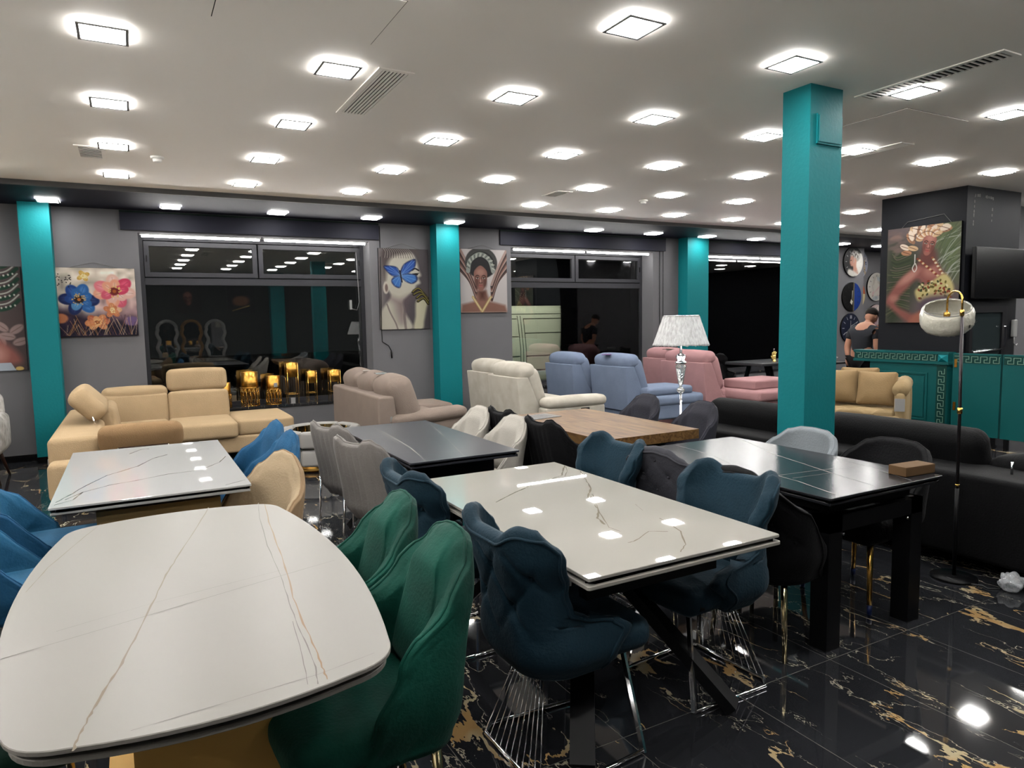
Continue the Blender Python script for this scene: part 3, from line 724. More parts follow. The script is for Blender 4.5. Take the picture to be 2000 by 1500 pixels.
MB().tube([(-.01,-.01,-.02),(-.03,-.02,-.10),(.0,-.03,-.13),(.05,-.02,-.11)], .006, 6).build('curly_cord', WHITEP, sb)

def clock(art, label, x, y, z, d, numerals=True, hands=None, hc=(.85,.85,.85)):
    r = thing('wall_clock', label, 'clock', (x, y, z))
    M = Matrix.Rotation(PI/2, 4, 'X'); b = MB(); b.lathe([(d/2-.004, 0), (d/2, .004), (d/2, .03), (d/2-.004, .034)], n=48)
    b.build('clock_body', BLACKP, r, M)
    f = art.mesh('dial', d-.01, d-.01, r, mask='disc', rough=.3); f.location = (0, -.0358, 0)
    if hands:
        for nm, L, w, a in hands:
            b = MB(); e = (L*math.sin(a), L*math.cos(a)); b.bar((-e[0]*.15, -.04, -e[1]*.15), (e[0], -.04, e[1]), w, .003, side=(0, 1, 0)); b.build(nm, mat('clock_hand', hc, .3), r)
    return r
def dial(bg, tick=None, n=90):
    a = Art(n, n, 2.0, 2.0, bg)
    return a
def ticks(a, c, rad=.82, L=.12, w=.035):
    for k in range(12):
        t = 2*PI*k/12; a.line([(1+rad*math.sin(t), 1-rad*math.cos(t)), (1+(rad-L)*math.sin(t), 1-(rad-L)*math.cos(t))], w, c)
A = dial((30,28,30)); A.ell(1.72, 1.3, .7, .9, (226,222,216), soft=.1)
A.ell(1.15, .62, .52, .38, (172,166,160), soft=.2)
for k in range(18): A.ell(.8+k*.045, .5+.14*math.sin(k*1.9), .10, .06, (206,202,198) if k % 2 else (110,104,100), k, soft=.3)
A.poly(A.smooth([(.72,.62),(.60,1.02),(.72,1.28),(.95,1.34),(1.0,1.7),(1.5,1.8),(1.3,1.3),(1.3,.9),(1.1,.7)]), (200,150,130), soft=.06); A.line([(.68,.92),(.78,.90)], .05, (50,34,30)); A.line([(.66,1.18),(.76,1.18)], .04, (130,60,56))
A.poly(A.smooth([(.5,1.5),(1.0,1.6),(1.5,1.9),(.8,2.0),(.4,1.8)]), (224,220,212), soft=.08); ticks(A, (200,200,200))
YC = YW
clock(A, 'round wall clock printed with a grey haired portrait', 14.14, YC, 2.735, .66, hands=[('hour_hand', .12, .012, .2)])
A = dial((14,14,16)); A.poly([(1.18,0),(2,0),(2,2),(1.18,2)], (30,66,150)); A.poly([(1.12,0),(1.24,0),(1.24,2),(1.12,2)], (110,104,84))
A.poly([(.9,1.18),(1.1,1.3),(1.0,1.55),(.8,1.4)], (226,222,206)); A.line([(1.0,.6),(1.0,1.2)], .05, (190,180,150)); ticks(A, (60,60,62))
clock(A, 'round wall clock half black and half blue', 14.12, YC, 1.965, .65, hands=[('hour_hand', .14, .014, .1)])
A = dial((34,40,62)); ticks(A, (210,212,220), .86, .2, .04); A.ell(1, 1, .9, .9, (34,40,62), op=0)
for (x, y) in ((.93,.2),(1.07,.2)): A.line([(x,.14),(x,.34)], .04, (222,222,226))
A.poly([(1.0,1.34),(1.16,1.46),(1.0,1.62),(.84,1.46)], (216,216,214)); A.line([(1.6,.95),(1.8,.95)], .04, (60,110,190)); A.line([(1.6,1.08),(1.8,1.08)], .04, (60,110,190))
A.line(A.smooth([(1.0,1.0),(1.05,.86),(1.4,.72),(1.74,.56)], closed=False), .035, (216,216,214)); A.line(A.smooth([(1.0,1.0),(.9,1.2),(.5,1.3),(.3,1.44)], closed=False), .045, (216,216,214)); A.line([(1.0,.5),(1.0,1.36)], .03, (216,216,214))
clock(A, 'round navy wall clock with white hands, lowest on the grey wall', 14.10, YC, 1.27, .66)
YC = 10.55
def abstract(cols, seed, bg, n=26, t=(40,40,50)):
    a = dial(bg); r = random.Random(seed)
    for k in range(n): a.ell(r.uniform(.2,1.8), r.uniform(.2,1.8), r.uniform(.12,.4), r.uniform(.05,.16), r.choice(cols), r.uniform(0,3), soft=.3)
    ticks(a, t); return a
clock(abstract([(150,160,206),(60,66,140),(230,226,230),(40,36,70),(214,190,160)], 3, (196,200,220)), 'round wall clock printed in blue and lilac, partly behind the wall corner', 15.04, YC, 2.74, .68)
clock(abstract([(226,218,206),(206,196,186),(226,190,190),(190,196,200)], 5, (220,214,206)), 'round pale wall clock beside the charcoal block', 15.72, YC, 2.22, .68)
A = dial((206,110,70)); A.poly([(0,1.0),(2,.9),(2,2),(0,2)], (226,206,160)); A.poly([(.6,.6),(1.6,.8),(1.5,1.1),(.7,1.0)], (120,40,30), soft=.1); A.poly([(.5,1.3),(1.4,1.2),(1.3,1.6),(.8,1.7)], (196,140,70), soft=.1)
clock(A, 'round wall clock printed in orange and cream, partly behind the wall corner', 14.96, YC, 2.02, .70)
clock(abstract([(120,50,90),(226,180,180),(196,120,140),(230,214,206)], 9, (214,190,190), 30), 'round pink and purple wall clock behind the standing person', 15.74, YC, 1.46, .68)
clock(abstract([(150,130,120),(226,220,214),(90,80,76)], 11, (180,170,160)), 'small grey wall clock left of the pink and purple clock', 15.02, YC, 1.40, .30)
# right edge: clock and print on the side wall beyond the block
A = dial((222,218,206)); ticks(A, (60,60,64)); A.poly([(0,1.4),(2,1.5),(2,2),(0,2)], (30,66,160))
def sideclock(art, label, loc, d):
    r = clock(art, label, *loc, d); return r
clock(A, 'round white and blue wall clock at the right edge', 10.46, 5.42, 1.80, .60, hands=[('hour_hand', .15, .012, .6)])
A = abstract([(206,60,40),(226,160,60),(190,40,40),(240,226,214)], 21, (222,204,204), 26, (222,204,204)); A.poly([(0,0),(2,0),(2,.8),(0,.8)], (224,206,206), soft=.2)
canvas(A, 'small pink canvas with red and orange flowers at the right edge', 10.44, 1.40, 5.42, .50, .40, cord=False)
struct('wall_behind_block', MB().box((10.07, 5.42, 0), (13.0, 5.52, ZC)), WALL)

# ------------------------------------------------------------------ counter with the key pattern
def key_strip(b, p, ux, uz, n, s, w=.006, out=(-1,0,0)):
    """row of n meander units of size s starting at p along ux, up uz, as thin raised lines"""
    P = Vector(p); U = Vector(ux); Z = Vector(uz); O = Vector(out)
    for k in range(n):
        o = P+U*(k*s)
        pts = [(0,.1),(.0,.9),(.72,.9),(.72,.45),(.36,.45),(.36,.1),(1.0,.1)]
        pts = [(0,.92),(.62,.92),(.62,.5),(.30,.5),(.30,.08),(.92,.08),(.92,.92),(1.0,.92)]
        q = [o+U*(a*s)+Z*(c*s*.82) for a, c in pts]
        for a, c in zip(q, q[1:]):
            d = (c-a); dd = d.normalized()*(w/2)
            b.bar(a-dd+O*.001, c+dd+O*.001, w, .003, side=O)
MINT = mat('pale_mint_inlay', tuple(c*1.8 for c in rgb(150, 190, 170)), 0.5)
KEYB = mat('dark_green_band', tuple(c*1.8 for c in rgb(22, 74, 68)), 0.45)
ct = thing('sales_counter', 'dark teal panelled counter with a greek key border', 'counter', (8.72, 4.95, 0))
b = MB(); b.box((.0, .05, 0), (.13, .94, .96)); b.build('cabinet', TEALDARK, ct)
b = MB(); b.box((-.03, -.10, .955), (.132, 1.17, .985)); b.box((-.02, -.09, .985), (.132, 1.16, 1.08)); b.box((-.03, -.10, 1.08), (.132, 1.17, 1.105)); b.build('top_moulding', TEALDARK, ct)
b = MB()
for (y0, y1, z0, z1) in ((.16,.18,.24,.84),(.80,.82,.24,.84),(.18,.80,.24,.26),(.18,.80,.82,.84)): b.box((-.014, y0, z0), (0, y1, z1))
b.box((-.008, .20, .28), (0, .78, .80)); b.build('door_panel', TEALDARK, ct)
b = MB(); b.mi = 0; b.box((-.023, .03, .992), (-.02, 1.15, 1.074)); b.mi = 1; key_strip(b, (-.023, 1.13, .995), (0,-1,0), (0,0,1), 11, .098)
b.build('key_border', [KEYB, MINT], ct)
b = MB(); b.mi = 0; b.box((-.005, -.07, .02), (0, .05, .94)); b.mi = 1; key_strip(b, (-.006, .03, .90), (0,0,-1), (0,-1,0), 9, .10)
b.build('key_pilaster', [KEYB, MINT], ct)
b = MB(); vs = [(-.022,-.09,.985),(-.022,.03,.985),(-.022,.03,1.08),(-.022,-.09,1.08),(-.06,-.03,1.032)]; b.add(vs, [(0,1,4),(1,2,4),(2,3,4),(3,0,4)], smooth=False); b.build('corner_stud', TEAL, ct)
b = MB(); b.box((.0, -.07, 0), (.13, .05, .955)); b.build('corner_post', TEALDARK, ct)
for k, (y0, y1) in enumerate(((4.27, 4.80), (3.70, 4.25))):
    g = thing('counter_gate', 'left flat teal gate panel beside the panelled counter' if k == 0 else 'right flat teal gate panel at the right edge', 'gate panel', (8.70, y0, 0))
    MB().box((0, 0, .13), (.04, y1-y0, 1.10)).build('panel', TEALDARK, g)
    b = MB(); b.mi = 0; b.box((-.003, .01, .985), (0, y1-y0-.01, 1.085)); b.mi = 1; key_strip(b, (-.004, y1-y0-.02, .99), (0,-1,0), (0,0,1), 5, .10); b.build('key_border', [KEYB, MINT], g)
    if k == 0:
        for z in (.98, .46): MB().box((-.008, y1-y0-.05, z-.05), (.0, y1-y0-.02, z+.05)).build('hinge', GOLD, g)
    for yy in (.04, y1-y0-.08): MB().box((0, yy, 0), (.04, yy+.04, .13)).build('foot', BLACKM, g)

# ------------------------------------------------------------------ tables
STONEM = mat('matt_ivory_ceramic', rgb(212, 207, 198), 0.34)
STONEG = mat('polished_white_ceramic', tuple(c*1.35 for c in rgb(226, 222, 212)), 0.012)
STONEL = mat('polished_pale_grey_ceramic', tuple(c*1.75 for c in rgb(222, 222, 220)), 0.02)
EDGE = mat('cream_slab_edge', rgb(196, 186, 164), 0.4)
DARKST = mat('dark_grey_ceramic', rgb(58, 60, 66), 0.20)
DARKST2 = mat('blue_grey_ceramic', rgb(84, 86, 96), 0.3)
VEIN_T = mat('tan_vein', rgb(176, 158, 128), 0.35); VEIN_G = mat('grey_vein', rgb(150, 144, 134), 0.35); VEIN_O = mat('ochre_vein', rgb(196, 158, 108), 0.35)
VEIN_GOLDGREY = mat('greige_vein', tuple(c*1.25 for c in rgb(186, 178, 158)), 0.02)
VEIN_W = mat('white_vein', rgb(226, 224, 216), 0.4)
def rect(x0, y0, x1, y1, r=.006):
    out = []
    for (cx, cy, a0) in ((x1-r,y1-r,0),(x0+r,y1-r,90),(x0+r,y0+r,180),(x1-r,y0+r,270)):
        for k in range(4): a = math.radians(a0+30*k); out.append((cx+r*math.cos(a), cy+r*math.sin(a)))
    return out
def offset_poly(pts, d):
    n = len(pts); out = []
    for i in range(n):
        a = Vector(pts[i-1]); b = Vector(pts[(i+1) % n]); t = (b-a).normalized(); out.append((pts[i][0]-t.y*d, pts[i][1]+t.x*d))
    return out
def slab_top(t, outline, z, veins, mats, th=.012, gap=.014, inset=.012, names=('tabletop', 'extension_leaf')):
    b = MB(); b.prism(outline, z-th, z, bev=.002)
    for (w, c, pts) in veins: b.mi = c; b.ribbon(pts, w, z+.0006)
    b.build(names[0], mats, t)
    b = MB(); low = offset_poly(outline, inset); b.prism(low, z-th-gap-.014, z-th-gap, bev=.002); b.build(names[1], mats[0], t)
    b = MB(); b.prism(offset_poly(outline, .03), z-th-gap+.001, z-th-.001); b.build('slide_frame', BLACKM, t)
# ivory barrel-shaped table in front
c0 = (.13, 2.46)
def barrel():
    pts = []; hw = [(0, .485), (.45, .465), (.80, .415), (.86, .40)]
    prof = []
    # right side from front to back, then back edge, left side, front edge
    side = [(.40+.095*(1-(y/.84)**2), y) for y in [(-.76+1.52*k/18) for k in range(19)]]
    back = [(x, .93-.055*(x/.33)**2) for x in [(.29-.58*k/10) for k in range(11)]]
    def corner(p, q, c, n=8): return [((1-t)**2*p[0]+2*t*(1-t)*c[0]+t*t*q[0], (1-t)**2*p[1]+2*t*(1-t)*c[1]+t*t*q[1]) for t in [k/n for k in range(1, n)]]
    R = side+corner(side[-1], back[0], (.402, .868))+back
    L = [(-x, -y) for x, y in side]; F = [(-x, -y) for x, y in back]
    out = R+corner(back[-1], (-side[-1][0], side[-1][1]), (-.402, .868))+L+corner(L[-1], F[0], (-.402, -.868))+F+corner(F[-1], side[0], (.402, -.868))
    return [(x+c0[0], y+c0[1]) for x, y in out]
VF = [(0.006,1,[(0.263,3.39),(0.169,2.994),(0.092,2.689),(0.054,2.541),(0.018,2.338),(-0.032,2.084),(-0.064,1.935),(-0.087,1.846),(-0.117,1.725),(-0.132,1.655),(-0.143,1.6),(-0.15,1.555)]),
  (0.0025,2,[(-0.338,2.097),(-0.006,2.201),(0.389,2.326),(0.582,2.383)]), (0.003,1,[(-0.34,2.6),(-0.301,2.836),(-0.223,3.134),(-0.160,3.355)]),
  (0.003,2,[(0.473,3.355),(0.438,3.089),(0.402,2.676),(0.386,2.328),(0.366,2.076),(0.355,1.909),(0.352,1.774),(0.343,1.647),(0.33,1.565)]),
  (0.005,3,[(0.495,3.31),(0.461,3.005),(0.435,2.656),(0.415,2.397),(0.385,2.116),(0.372,1.913),(0.365,1.741),(0.358,1.639),(0.354,1.575)]),
  (0.002,2,[(0.348,1.943),(0.334,1.784),(0.318,1.640),(0.309,1.575)]), (0.0015,2,[(-0.229,2.215),(0.006,2.293),(0.392,2.378)]), (0.0015,2,[(-0.05,1.575),(0.081,1.585),(0.344,1.61),(0.49,1.645)])]
t = thing('dining_table', 'ivory barrel-shaped ceramic dining table with tan veins, nearest the camera', 'table', (0, 0, 0))
slab_top(t, barrel(), .77, VF, [STONEM, VEIN_T, VEIN_G, VEIN_O])
MB().box((-.14, 1.86, .61), (.40, 3.06, .725)).build('apron', GOLDPAINT, t)
b = MB(); b.box((-.06, 2.0, .04), (.32, 2.04, .61)); b.box((-.06, 2.88, .04), (.32, 2.92, .61)); b.box((.0, 2.04, .04), (.26, 2.88, .61)); b.build('pedestal', GOLDPAINT, t)
MB().box((-.16, 1.92, 0), (.42, 3.0, .04)).build('foot_plate', GOLDPAINT, t)
# glossy white table, centre
VC = [(.008,1,[(2.110,3.26),(2.058,3.195),(1.965,3.064),(1.834,3.008),(1.710,2.955),(1.581,2.882),(1.413,2.764)]),
  (.009,1,[(2.099,3.090),(2.017,2.923),(1.928,2.750),(1.818,2.614),(1.777,2.506),(1.730,2.410),(1.656,2.317),(1.629,2.226)]), (.004,1,[(2.10,3.235),(2.040,3.128),(1.960,3.031)]),
  (.006,1,[(1.872,2.176),(1.852,2.096),(1.822,1.998),(1.728,1.870),(1.658,1.817)]), (.006,1,[(1.779,2.024),(1.718,2.062),(1.603,1.999),(1.565,1.996)]),
  (.004,1,[(1.871,2.655),(1.713,2.376),(1.618,2.182),(1.626,2.120)]), (.003,1,[(1.926,2.402),(1.886,2.301)])]
def xbase(t, cx, cy, hx, hy, zt, mt, beam=(.09,.045), ap=True, aph=(.60,.705)):
    if ap: 
        b = MB(); b.box((cx-hx*.78, cy-hy*.80, aph[0]), (cx+hx*.78, cy-hy*.80+.05, aph[1])); b.box((cx-hx*.78, cy+hy*.80-.05, aph[0]), (cx+hx*.78, cy+hy*.80, aph[1]))
        b.box((cx-hx*.5, cy-hy*.8+.05, aph[0]+.03), (cx-hx*.5+.05, cy+hy*.8-.05, aph[1])); b.box((cx+hx*.5-.05, cy-hy*.8+.05, aph[0]+.03), (cx+hx*.5, cy+hy*.8-.05, aph[1])); b.build('apron', mt, t)
    b = MB(); b.box((cx-.10, cy-.26, zt-.16), (cx+.10, cy+.26, zt-.03)); b.build('centre_block', mt, t)
    for sx in (-1, 1):
        for sy in (-1, 1):
            b = MB(); b.bar((cx+sx*.05, cy+sy*.20, zt-.12), (cx+sx*hx*.92, cy+sy*hy*.86, .024), beam[0], beam[1], side=(sx*.6, sy*.8, 1)); b.build('leg', mt, t)
t = thing('dining_table', 'glossy white marble-look dining table with black crossed base in the centre', 'table')
slab_top(t, rect(1.235, 1.775, 2.115, 3.38), .77, VC, [STONEG, VEIN_GOLDGREY], inset=-.004)
xbase(t, 1.675, 2.58, .40, .76, .70, BLACKM)
# left white table
VL = [(.007,1,[(-0.362,3.891),(-0.304,4.059),(-0.256,4.222),(-0.162,4.450),(-0.099,4.528),(-0.013,4.640),(0.075,4.858),(0.159,4.953)]), (.006,1,[(-0.328,3.925),(-0.260,4.061),(-0.143,4.165),(-0.023,4.210),(0.138,4.293),(0.272,4.305),(0.330,4.349),(0.421,4.486),(0.48,4.677)]),
  (.006,1,[(-0.054,5.122),(0.015,5.266),(0.062,5.263)]), (.004,1,[(0.384,3.825),(0.489,3.896)]), (.006,1,[(-0.363,3.836),(-0.295,3.904),(-0.260,4.061)])]
t = thing('dining_table', 'polished white rectangular dining table beside the beige corner sofa', 'table')
slab_top(t, rect(-.385, 3.78, .505, 5.39), .77, VL, [STONEL, VEIN_GOLDGREY])
b = MB(); b.box((-.20, 3.86, .60), (.36, 5.30, .705)); b.build('apron', BRONZE, t)
b = MB(); b.box((-.10, 4.2, .04), (.22, 4.24, .60)); b.box((-.10, 4.96, .04), (.22, 5.0, .60)); b.box((-.04, 4.24, .04), (.16, 4.96, .60)); b.build('pedestal', BRONZE, t)
MB().box((-.2, 4.1, 0), (.32, 5.1, .04)).build('foot_plate', BRONZE, t)
# blue-grey table with white veins
VG = [(.007,1,[(1.640,5.40),(1.612,4.800),(1.576,4.328),(1.50,3.869),(1.49,3.82)]), (.007,1,[(2.09,5.257),(1.935,4.577),(1.761,3.885),(1.75,3.82)]), (.004,1,[(1.45,4.80),(1.723,4.861),(2.028,4.946)]), (.004,1,[(1.45,4.16),(1.596,4.097),(1.942,3.916)]), (.004,1,[(1.608,5.088),(1.575,4.692),(1.551,4.461)])]
t = thing('dining_table', 'blue-grey ceramic dining table with thin white veins between grey and white chairs', 'table')
slab_top(t, rect(1.39, 3.81, 2.125, 5.42), .77, VG, [DARKST2, VEIN_W])
xbase(t, 1.757, 4.61, .36, .76, .70, BLACKM)
# dark table on four legs
VD = [(.004,1,[(3.05,3.39),(3.030,3.184),(2.984,2.983),(2.80,2.5)]), (.006,1,[(3.584-.04,3.30),(3.311,2.801),(3.242,2.568),(3.161,2.314),(3.10,2.05)]), (.003,1,[(2.80,2.46),(2.967,2.442),(3.179,2.420),(3.53,2.354)]), (.003,1,[(2.908,2.368),(3.188,2.340)]), (.006,1,[(2.90,2.5),(2.875,2.310),(2.806,2.052)]), (.005,1,[(3.54,2.60),(3.456,2.314),(3.352,2.026)])]
t = thing('dining_table', 'dark grey ceramic dining table with square black legs, right of the centre', 'table')
slab_top(t, rect(2.715, 2.005, 3.585, 3.43), .77, VD, [DARKST, VEIN_W])
b = MB(); x0, x1, y0, y1 = 2.80, 3.53, 2.07, 3.36
b.box((x0, y0, .575), (x1, y0+.03, .655)); b.box((x0, y1-.03, .575), (x1, y1, .655)); b.box((x0, y0+.03, .575), (x0+.03, y1-.03, .655)); b.box((x1-.03, y0+.03, .575), (x1, y1-.03, .655)); b.build('apron', BLACKM, t)
b = MB(); b.box((x0+.05, y0+.04, .66), (x1-.05, y1-.04, .715)); b.build('tray', BLACKM, t)
for (sx, sy) in ((x0, y0), (x1-.095, y0), (x0, y1-.095), (x1-.095, y1-.095)): MB().box((sx, sy, 0), (sx+.095, sy+.095, .655)).build('leg', BLACKM, t)
for (sx, sy) in ((x0+.10, y0-.002), (x1-.13, y0-.002)): MB().rbox((sx, sy, .562), (.012, .012, .012), .005).build('screw', CHROME, t)
# wooden table
def wood_mat():
    M = bpy.data.materials.new('oak_wood'); M.use_nodes = True; nt = M.node_tree; b = nt.nodes['Principled BSDF']; L = nt.links; N = nt.nodes.new
    tc = N('ShaderNodeTexCoord'); mp = N('ShaderNodeMapping'); mp.inputs['Scale'].default_value = (14, 1.1, 14); L.new(tc.outputs['Object'], mp.inputs[0])
    n = N('ShaderNodeTexNoise'); n.inputs['Scale'].default_value = 2.2; n.inputs['Detail'].default_value = 8; n.inputs['Distortion'].default_value = 1.2; L.new(mp.outputs[0], n.inputs[0])
    r = N('ShaderNodeValToRGB'); e = r.color_ramp.elements; e[0].position = .36; e[0].color = (*[c*KA*.95 for c in rgb(140, 96, 54)], 1); e[1].position = .62; e[1].color = (*[c*KA*.95 for c in rgb(206, 158, 98)], 1)
    L.new(n.outputs[0], r.inputs[0]); L.new(r.outputs[0], b.inputs['Base Color']); b.inputs['Roughness'].default_value = .5; b.inputs['Specular IOR Level'].default_value = .15
    return M
OAK = wood_mat()
t = thing('dining_table', 'thick oak dining table with black crossed legs', 'table')
b = MB(); b.box((2.775, 3.80, .70), (3.64, 5.26, .77)); b.build('tabletop', OAK, t)
b = MB(); b.box((2.90, 3.95, .66), (3.52, 5.10, .70)); b.build('frame', BLACKM, t)
for yy in (4.05, 5.0):
    for (xa, xb) in ((2.92, 3.46), (3.50, 2.96)):
        b = MB(); b.bar((xa, yy, .66), (xb, yy+.0+(.06 if xa > xb else 0), .02), .06, .05, side=(0, 1, 0)); b.build('leg', BLACKM, t)
mg = thing('magazine', 'open black and white magazine lying on the oak table', 'magazine', (3.0, 5.02, .7705), .15)
b = MB(); b.box((-.15, -.11, 0), (.15, .11, .006)); b.build('pages', PAPER, mg)
b = MB()
for k in range(7): b.box((-.14+k*.04, -.10, .006), (-.12+k*.04, .10, .0066))
b.build('cover_print', BLACKP, mg)
cb = thing('cardboard_box', 'brown cardboard box resting on the far corner of the dark table', 'box', (3.665-.10, 2.10, .7705), -.08)
cb.location = (3.50, 2.115, .771)
MB().rbox((0, 0, .024), (.22, .10, .048), .003).build('carton', mat('cardboard', rgb(158, 122, 84), .8, noise=.08), cb)

# ------------------------------------------------------------------ chairs
def velvet(name, col, mott=.22, rough=.75, sheen=.8): return mat(name, tuple(c*1.75 for c in col), rough, sheen=sheen, noise=mott, nscale=5, bump=.25, bscale=90)
V_BLUE = velvet('petrol_blue_velvet', rgb(31, 61, 77)); V_GREEN = velvet('emerald_velvet', rgb(10, 82, 68), .4)
V_LBLUE = velvet('sky_blue_velvet', rgb(54, 122, 164)); V_LBLUE2 = velvet('sea_blue_velvet', rgb(40, 104, 150))
V_BEIGE = velvet('beige_velvet', rgb(206, 182, 148), .06); V_GREY = velvet('grey_velvet', rgb(158, 152, 148), .10); V_BLACK = velvet('black_velvet', rgb(13, 13, 17), .2, sheen=.22)
V_WHITE = velvet('off_white_fabric', rgb(214, 208, 198), .04, .8, .2); V_DGREY = velvet('anthracite_velvet', rgb(54, 54, 64), .15, sheen=.4)
V_TGREY = velvet('graphite_velvet', rgb(72, 72, 80), .15); V_LGREY = velvet('light_grey_velvet', rgb(160, 168, 174), .08); V_NAVY = velvet('navy_velvet', rgb(24, 30, 60), .15)
V_DGREEN = velvet('dark_green_velvet', rgb(10, 52, 40), .2)

def plan(s, w, r):
    sg = 1 if s >= 0 else -1; a = max(w-r, 0); s = abs(s)
    if s < a: return (0.0, sg*s)
    th = (s-a)/r
    if th < PI/2: return (r*(1-math.cos(th)), sg*(a+r*math.sin(th)))
    return (r+(s-a-r*PI/2), sg*w)
def shell(spec, mat_in, mat_out, root, pipe=None, names=('backrest', 'backrest_outer')):
    NI, NJ = spec.get('ni', 49), spec.get('nj', 30); x0 = spec.get('x0', -.25); zb = spec.get('zb', .38)
    P = np.zeros((NI, NJ, 3)); E = np.zeros((NI, NJ))
    for i in range(NI):
        u = math.sin(PI/2*(-1+2*i/(NI-1)))
        u = .35*u+.65*(-1+2*i/(NI-1))
        for j in range(NJ):
            tt = j/(NJ-1); v = tt*.65+.35*math.sin(PI/2*tt)
            z = zb+v*(lerp_tab(spec['zt'], abs(u))-zb)
            e = lerp_tab(spec['ext'], z); w = lerp_tab(spec['w'], z); r = spec.get('r', .14)
            px, py = plan(u*e, w, r)
            lean = lerp_tab(spec['lean'], z)
            P[i, j] = (x0+px-lean+spec.get('belly', 0)*math.sin(PI*min(1, max(0, (z-.45)/.45)))*(1-abs(u)), py, z)
            dz = (z-zb); E[i, j] = 0
    dI = np.zeros_like(P); dJ = np.zeros_like(P)
    dI[1:-1] = P[2:]-P[:-2]; dI[0] = P[1]-P[0]; dI[-1] = P[-1]-P[-2]
    dJ[:, 1:-1] = P[:, 2:]-P[:, :-2]; dJ[:, 0] = P[:, 1]-P[:, 0]; dJ[:, -1] = P[:, -1]-P[:, -2]
    Nn = np.cross(dJ, dI); Nn /= np.linalg.norm(Nn, axis=2, keepdims=True)+1e-9     # points outward (away from the seat)
    if Nn[NI//2, NJ//2, 0] > 0: Nn = -Nn
    th = spec.get('th', .035)
    # cumulative distance to borders for a rounded rim
    li = np.linalg.norm(np.diff(P, axis=0), axis=2); lj = np.linalg.norm(np.diff(P, axis=1), axis=2)
    ci = np.concatenate([np.zeros((1, NJ)), np.cumsum(li, 0)]); ci = np.minimum(ci, ci[-1:]-ci)
    cj = np.concatenate([np.zeros((NI, 1)), np.cumsum(lj, 1)], 1); cj = cj[:, -1:]-cj
    D = np.minimum(ci, cj); re = spec.get('rim', th*.6)
    tap = np.sqrt(np.clip(1-(1-np.clip(D/re, 0, 1))**2, 0, 1))*.92+.08
    ho = np.full((NI, NJ), th/2)*tap; hi = ho.copy()
    U = np.linspace(-1, 1, NI)[:, None]*np.ones((1, NJ)); Zz = P[..., 2]; Yc = P[..., 1]
    S = np.concatenate([np.zeros((1, NJ)), np.cumsum(li, 0)]); S = S-S[NI//2:NI//2+1]
    if spec.get('tuft'):
        bx, bz, amp = spec['tuft']
        a = S/bx; c = (Zz-.5)/bz
        g = np.zeros_like(a)
        p1 = (a+c)/2; p2 = (a-c)/2
        d1 = np.abs(p1-np.round(p1))*2; d2 = np.abs(p2-np.round(p2))*2
        crease = np.exp(-(d1/.13)**2)+np.exp(-(d2/.13)**2); but = np.exp(-(d1**2+d2**2)/.10)
        fade = np.clip((D-.05)/.03, 0, 1)*np.clip((spec.get('tuftw', .30)-np.abs(S))/.06, 0, 1); fz = np.clip((Zz-.50)/.05, 0, 1)
        k = amp*fade*fz; (ho if spec.get('tuft_side', 'out') == 'out' else hi)[...] -= k*(.42*np.minimum(crease, 1)+.6*but)
    if spec.get('channels'):
        n = spec['channels']; c = np.abs(np.sin(PI*S/n)); ho += .008*tap*(c**.5-.8)*np.clip(D/.07, 0, 1)**2
    if spec.get('pleat'):
        n = spec['pleat']; c = np.abs(np.sin(PI*(S+.02)/n)); ho -= .006*np.exp(-(c/.15)**2)*tap
    ho += spec.get('puff', 0)*np.clip(D/.12, 0, 1)**.5
    hi += spec.get('puffin', 0)*np.clip(D/.12, 0, 1)**.5
    if spec.get('padin'):
        hi += spec['padin']*np.clip(1-(np.abs(S)/(S.max(0, keepdims=True)+1e-6))**1.6, 0, 1)*np.sin(PI/2*np.clip(D/.13, 0, 1))**1.5*np.clip((Zz-.42)/.1, 0, 1)
    O = P+Nn*ho[..., None]; I = P-Nn*hi[..., None]
    idx = lambda i, j: i*NJ+j; n = NI*NJ
    fo = [(idx(i, j), idx(i, j+1), idx(i+1, j+1), idx(i+1, j)) for i in range(NI-1) for j in range(NJ-1)]
    border = [(i, 0) for i in range(NI)]+[(NI-1, j) for j in range(1, NJ)]+[(i, NJ-1) for i in range(NI-2, -1, -1)]+[(0, j) for j in range(NJ-2, 0, -1)]
    b = MB(); b.add(np.concatenate([O.reshape(-1, 3), I.reshape(-1, 3)]).tolist(), [])
    b.add([], []); 
    for f in fo: b.f.append(f); b.m.append(1); b.sm.append(True)
    for f in fo: b.f.append(tuple(n+q for q in reversed(f))); b.m.append(0); b.sm.append(True)
    for (a, c) in zip(border, border[1:]+border[:1]): b.f.append((idx(*a), idx(*c), n+idx(*c), n+idx(*a))); b.m.append(1); b.sm.append(True)
    o = b.build(names[0], [mat_in, mat_out], root)
    if pipe:
        path = [tuple(O[0, j]) for j in range(0, NJ)]+[tuple(O[i, NJ-1]) for i in range(1, NI)]+[tuple(O[NI-1, j]) for j in range(NJ-2, -1, -1)]
        k_in = 5 if spec.get('pipe_in') else 0
        if k_in:
            jt = NJ-1-max(3, NJ//12)
            path = [tuple(O[k_in, j]) for j in range(0, jt)]+[tuple(O[i, jt]) for i in range(k_in, NI-k_in)]+[tuple(O[NI-1-k_in, j]) for j in range(jt, -1, -1)]
        MB().tube(path, pipe[0], 7).build('piping', pipe[1], root)
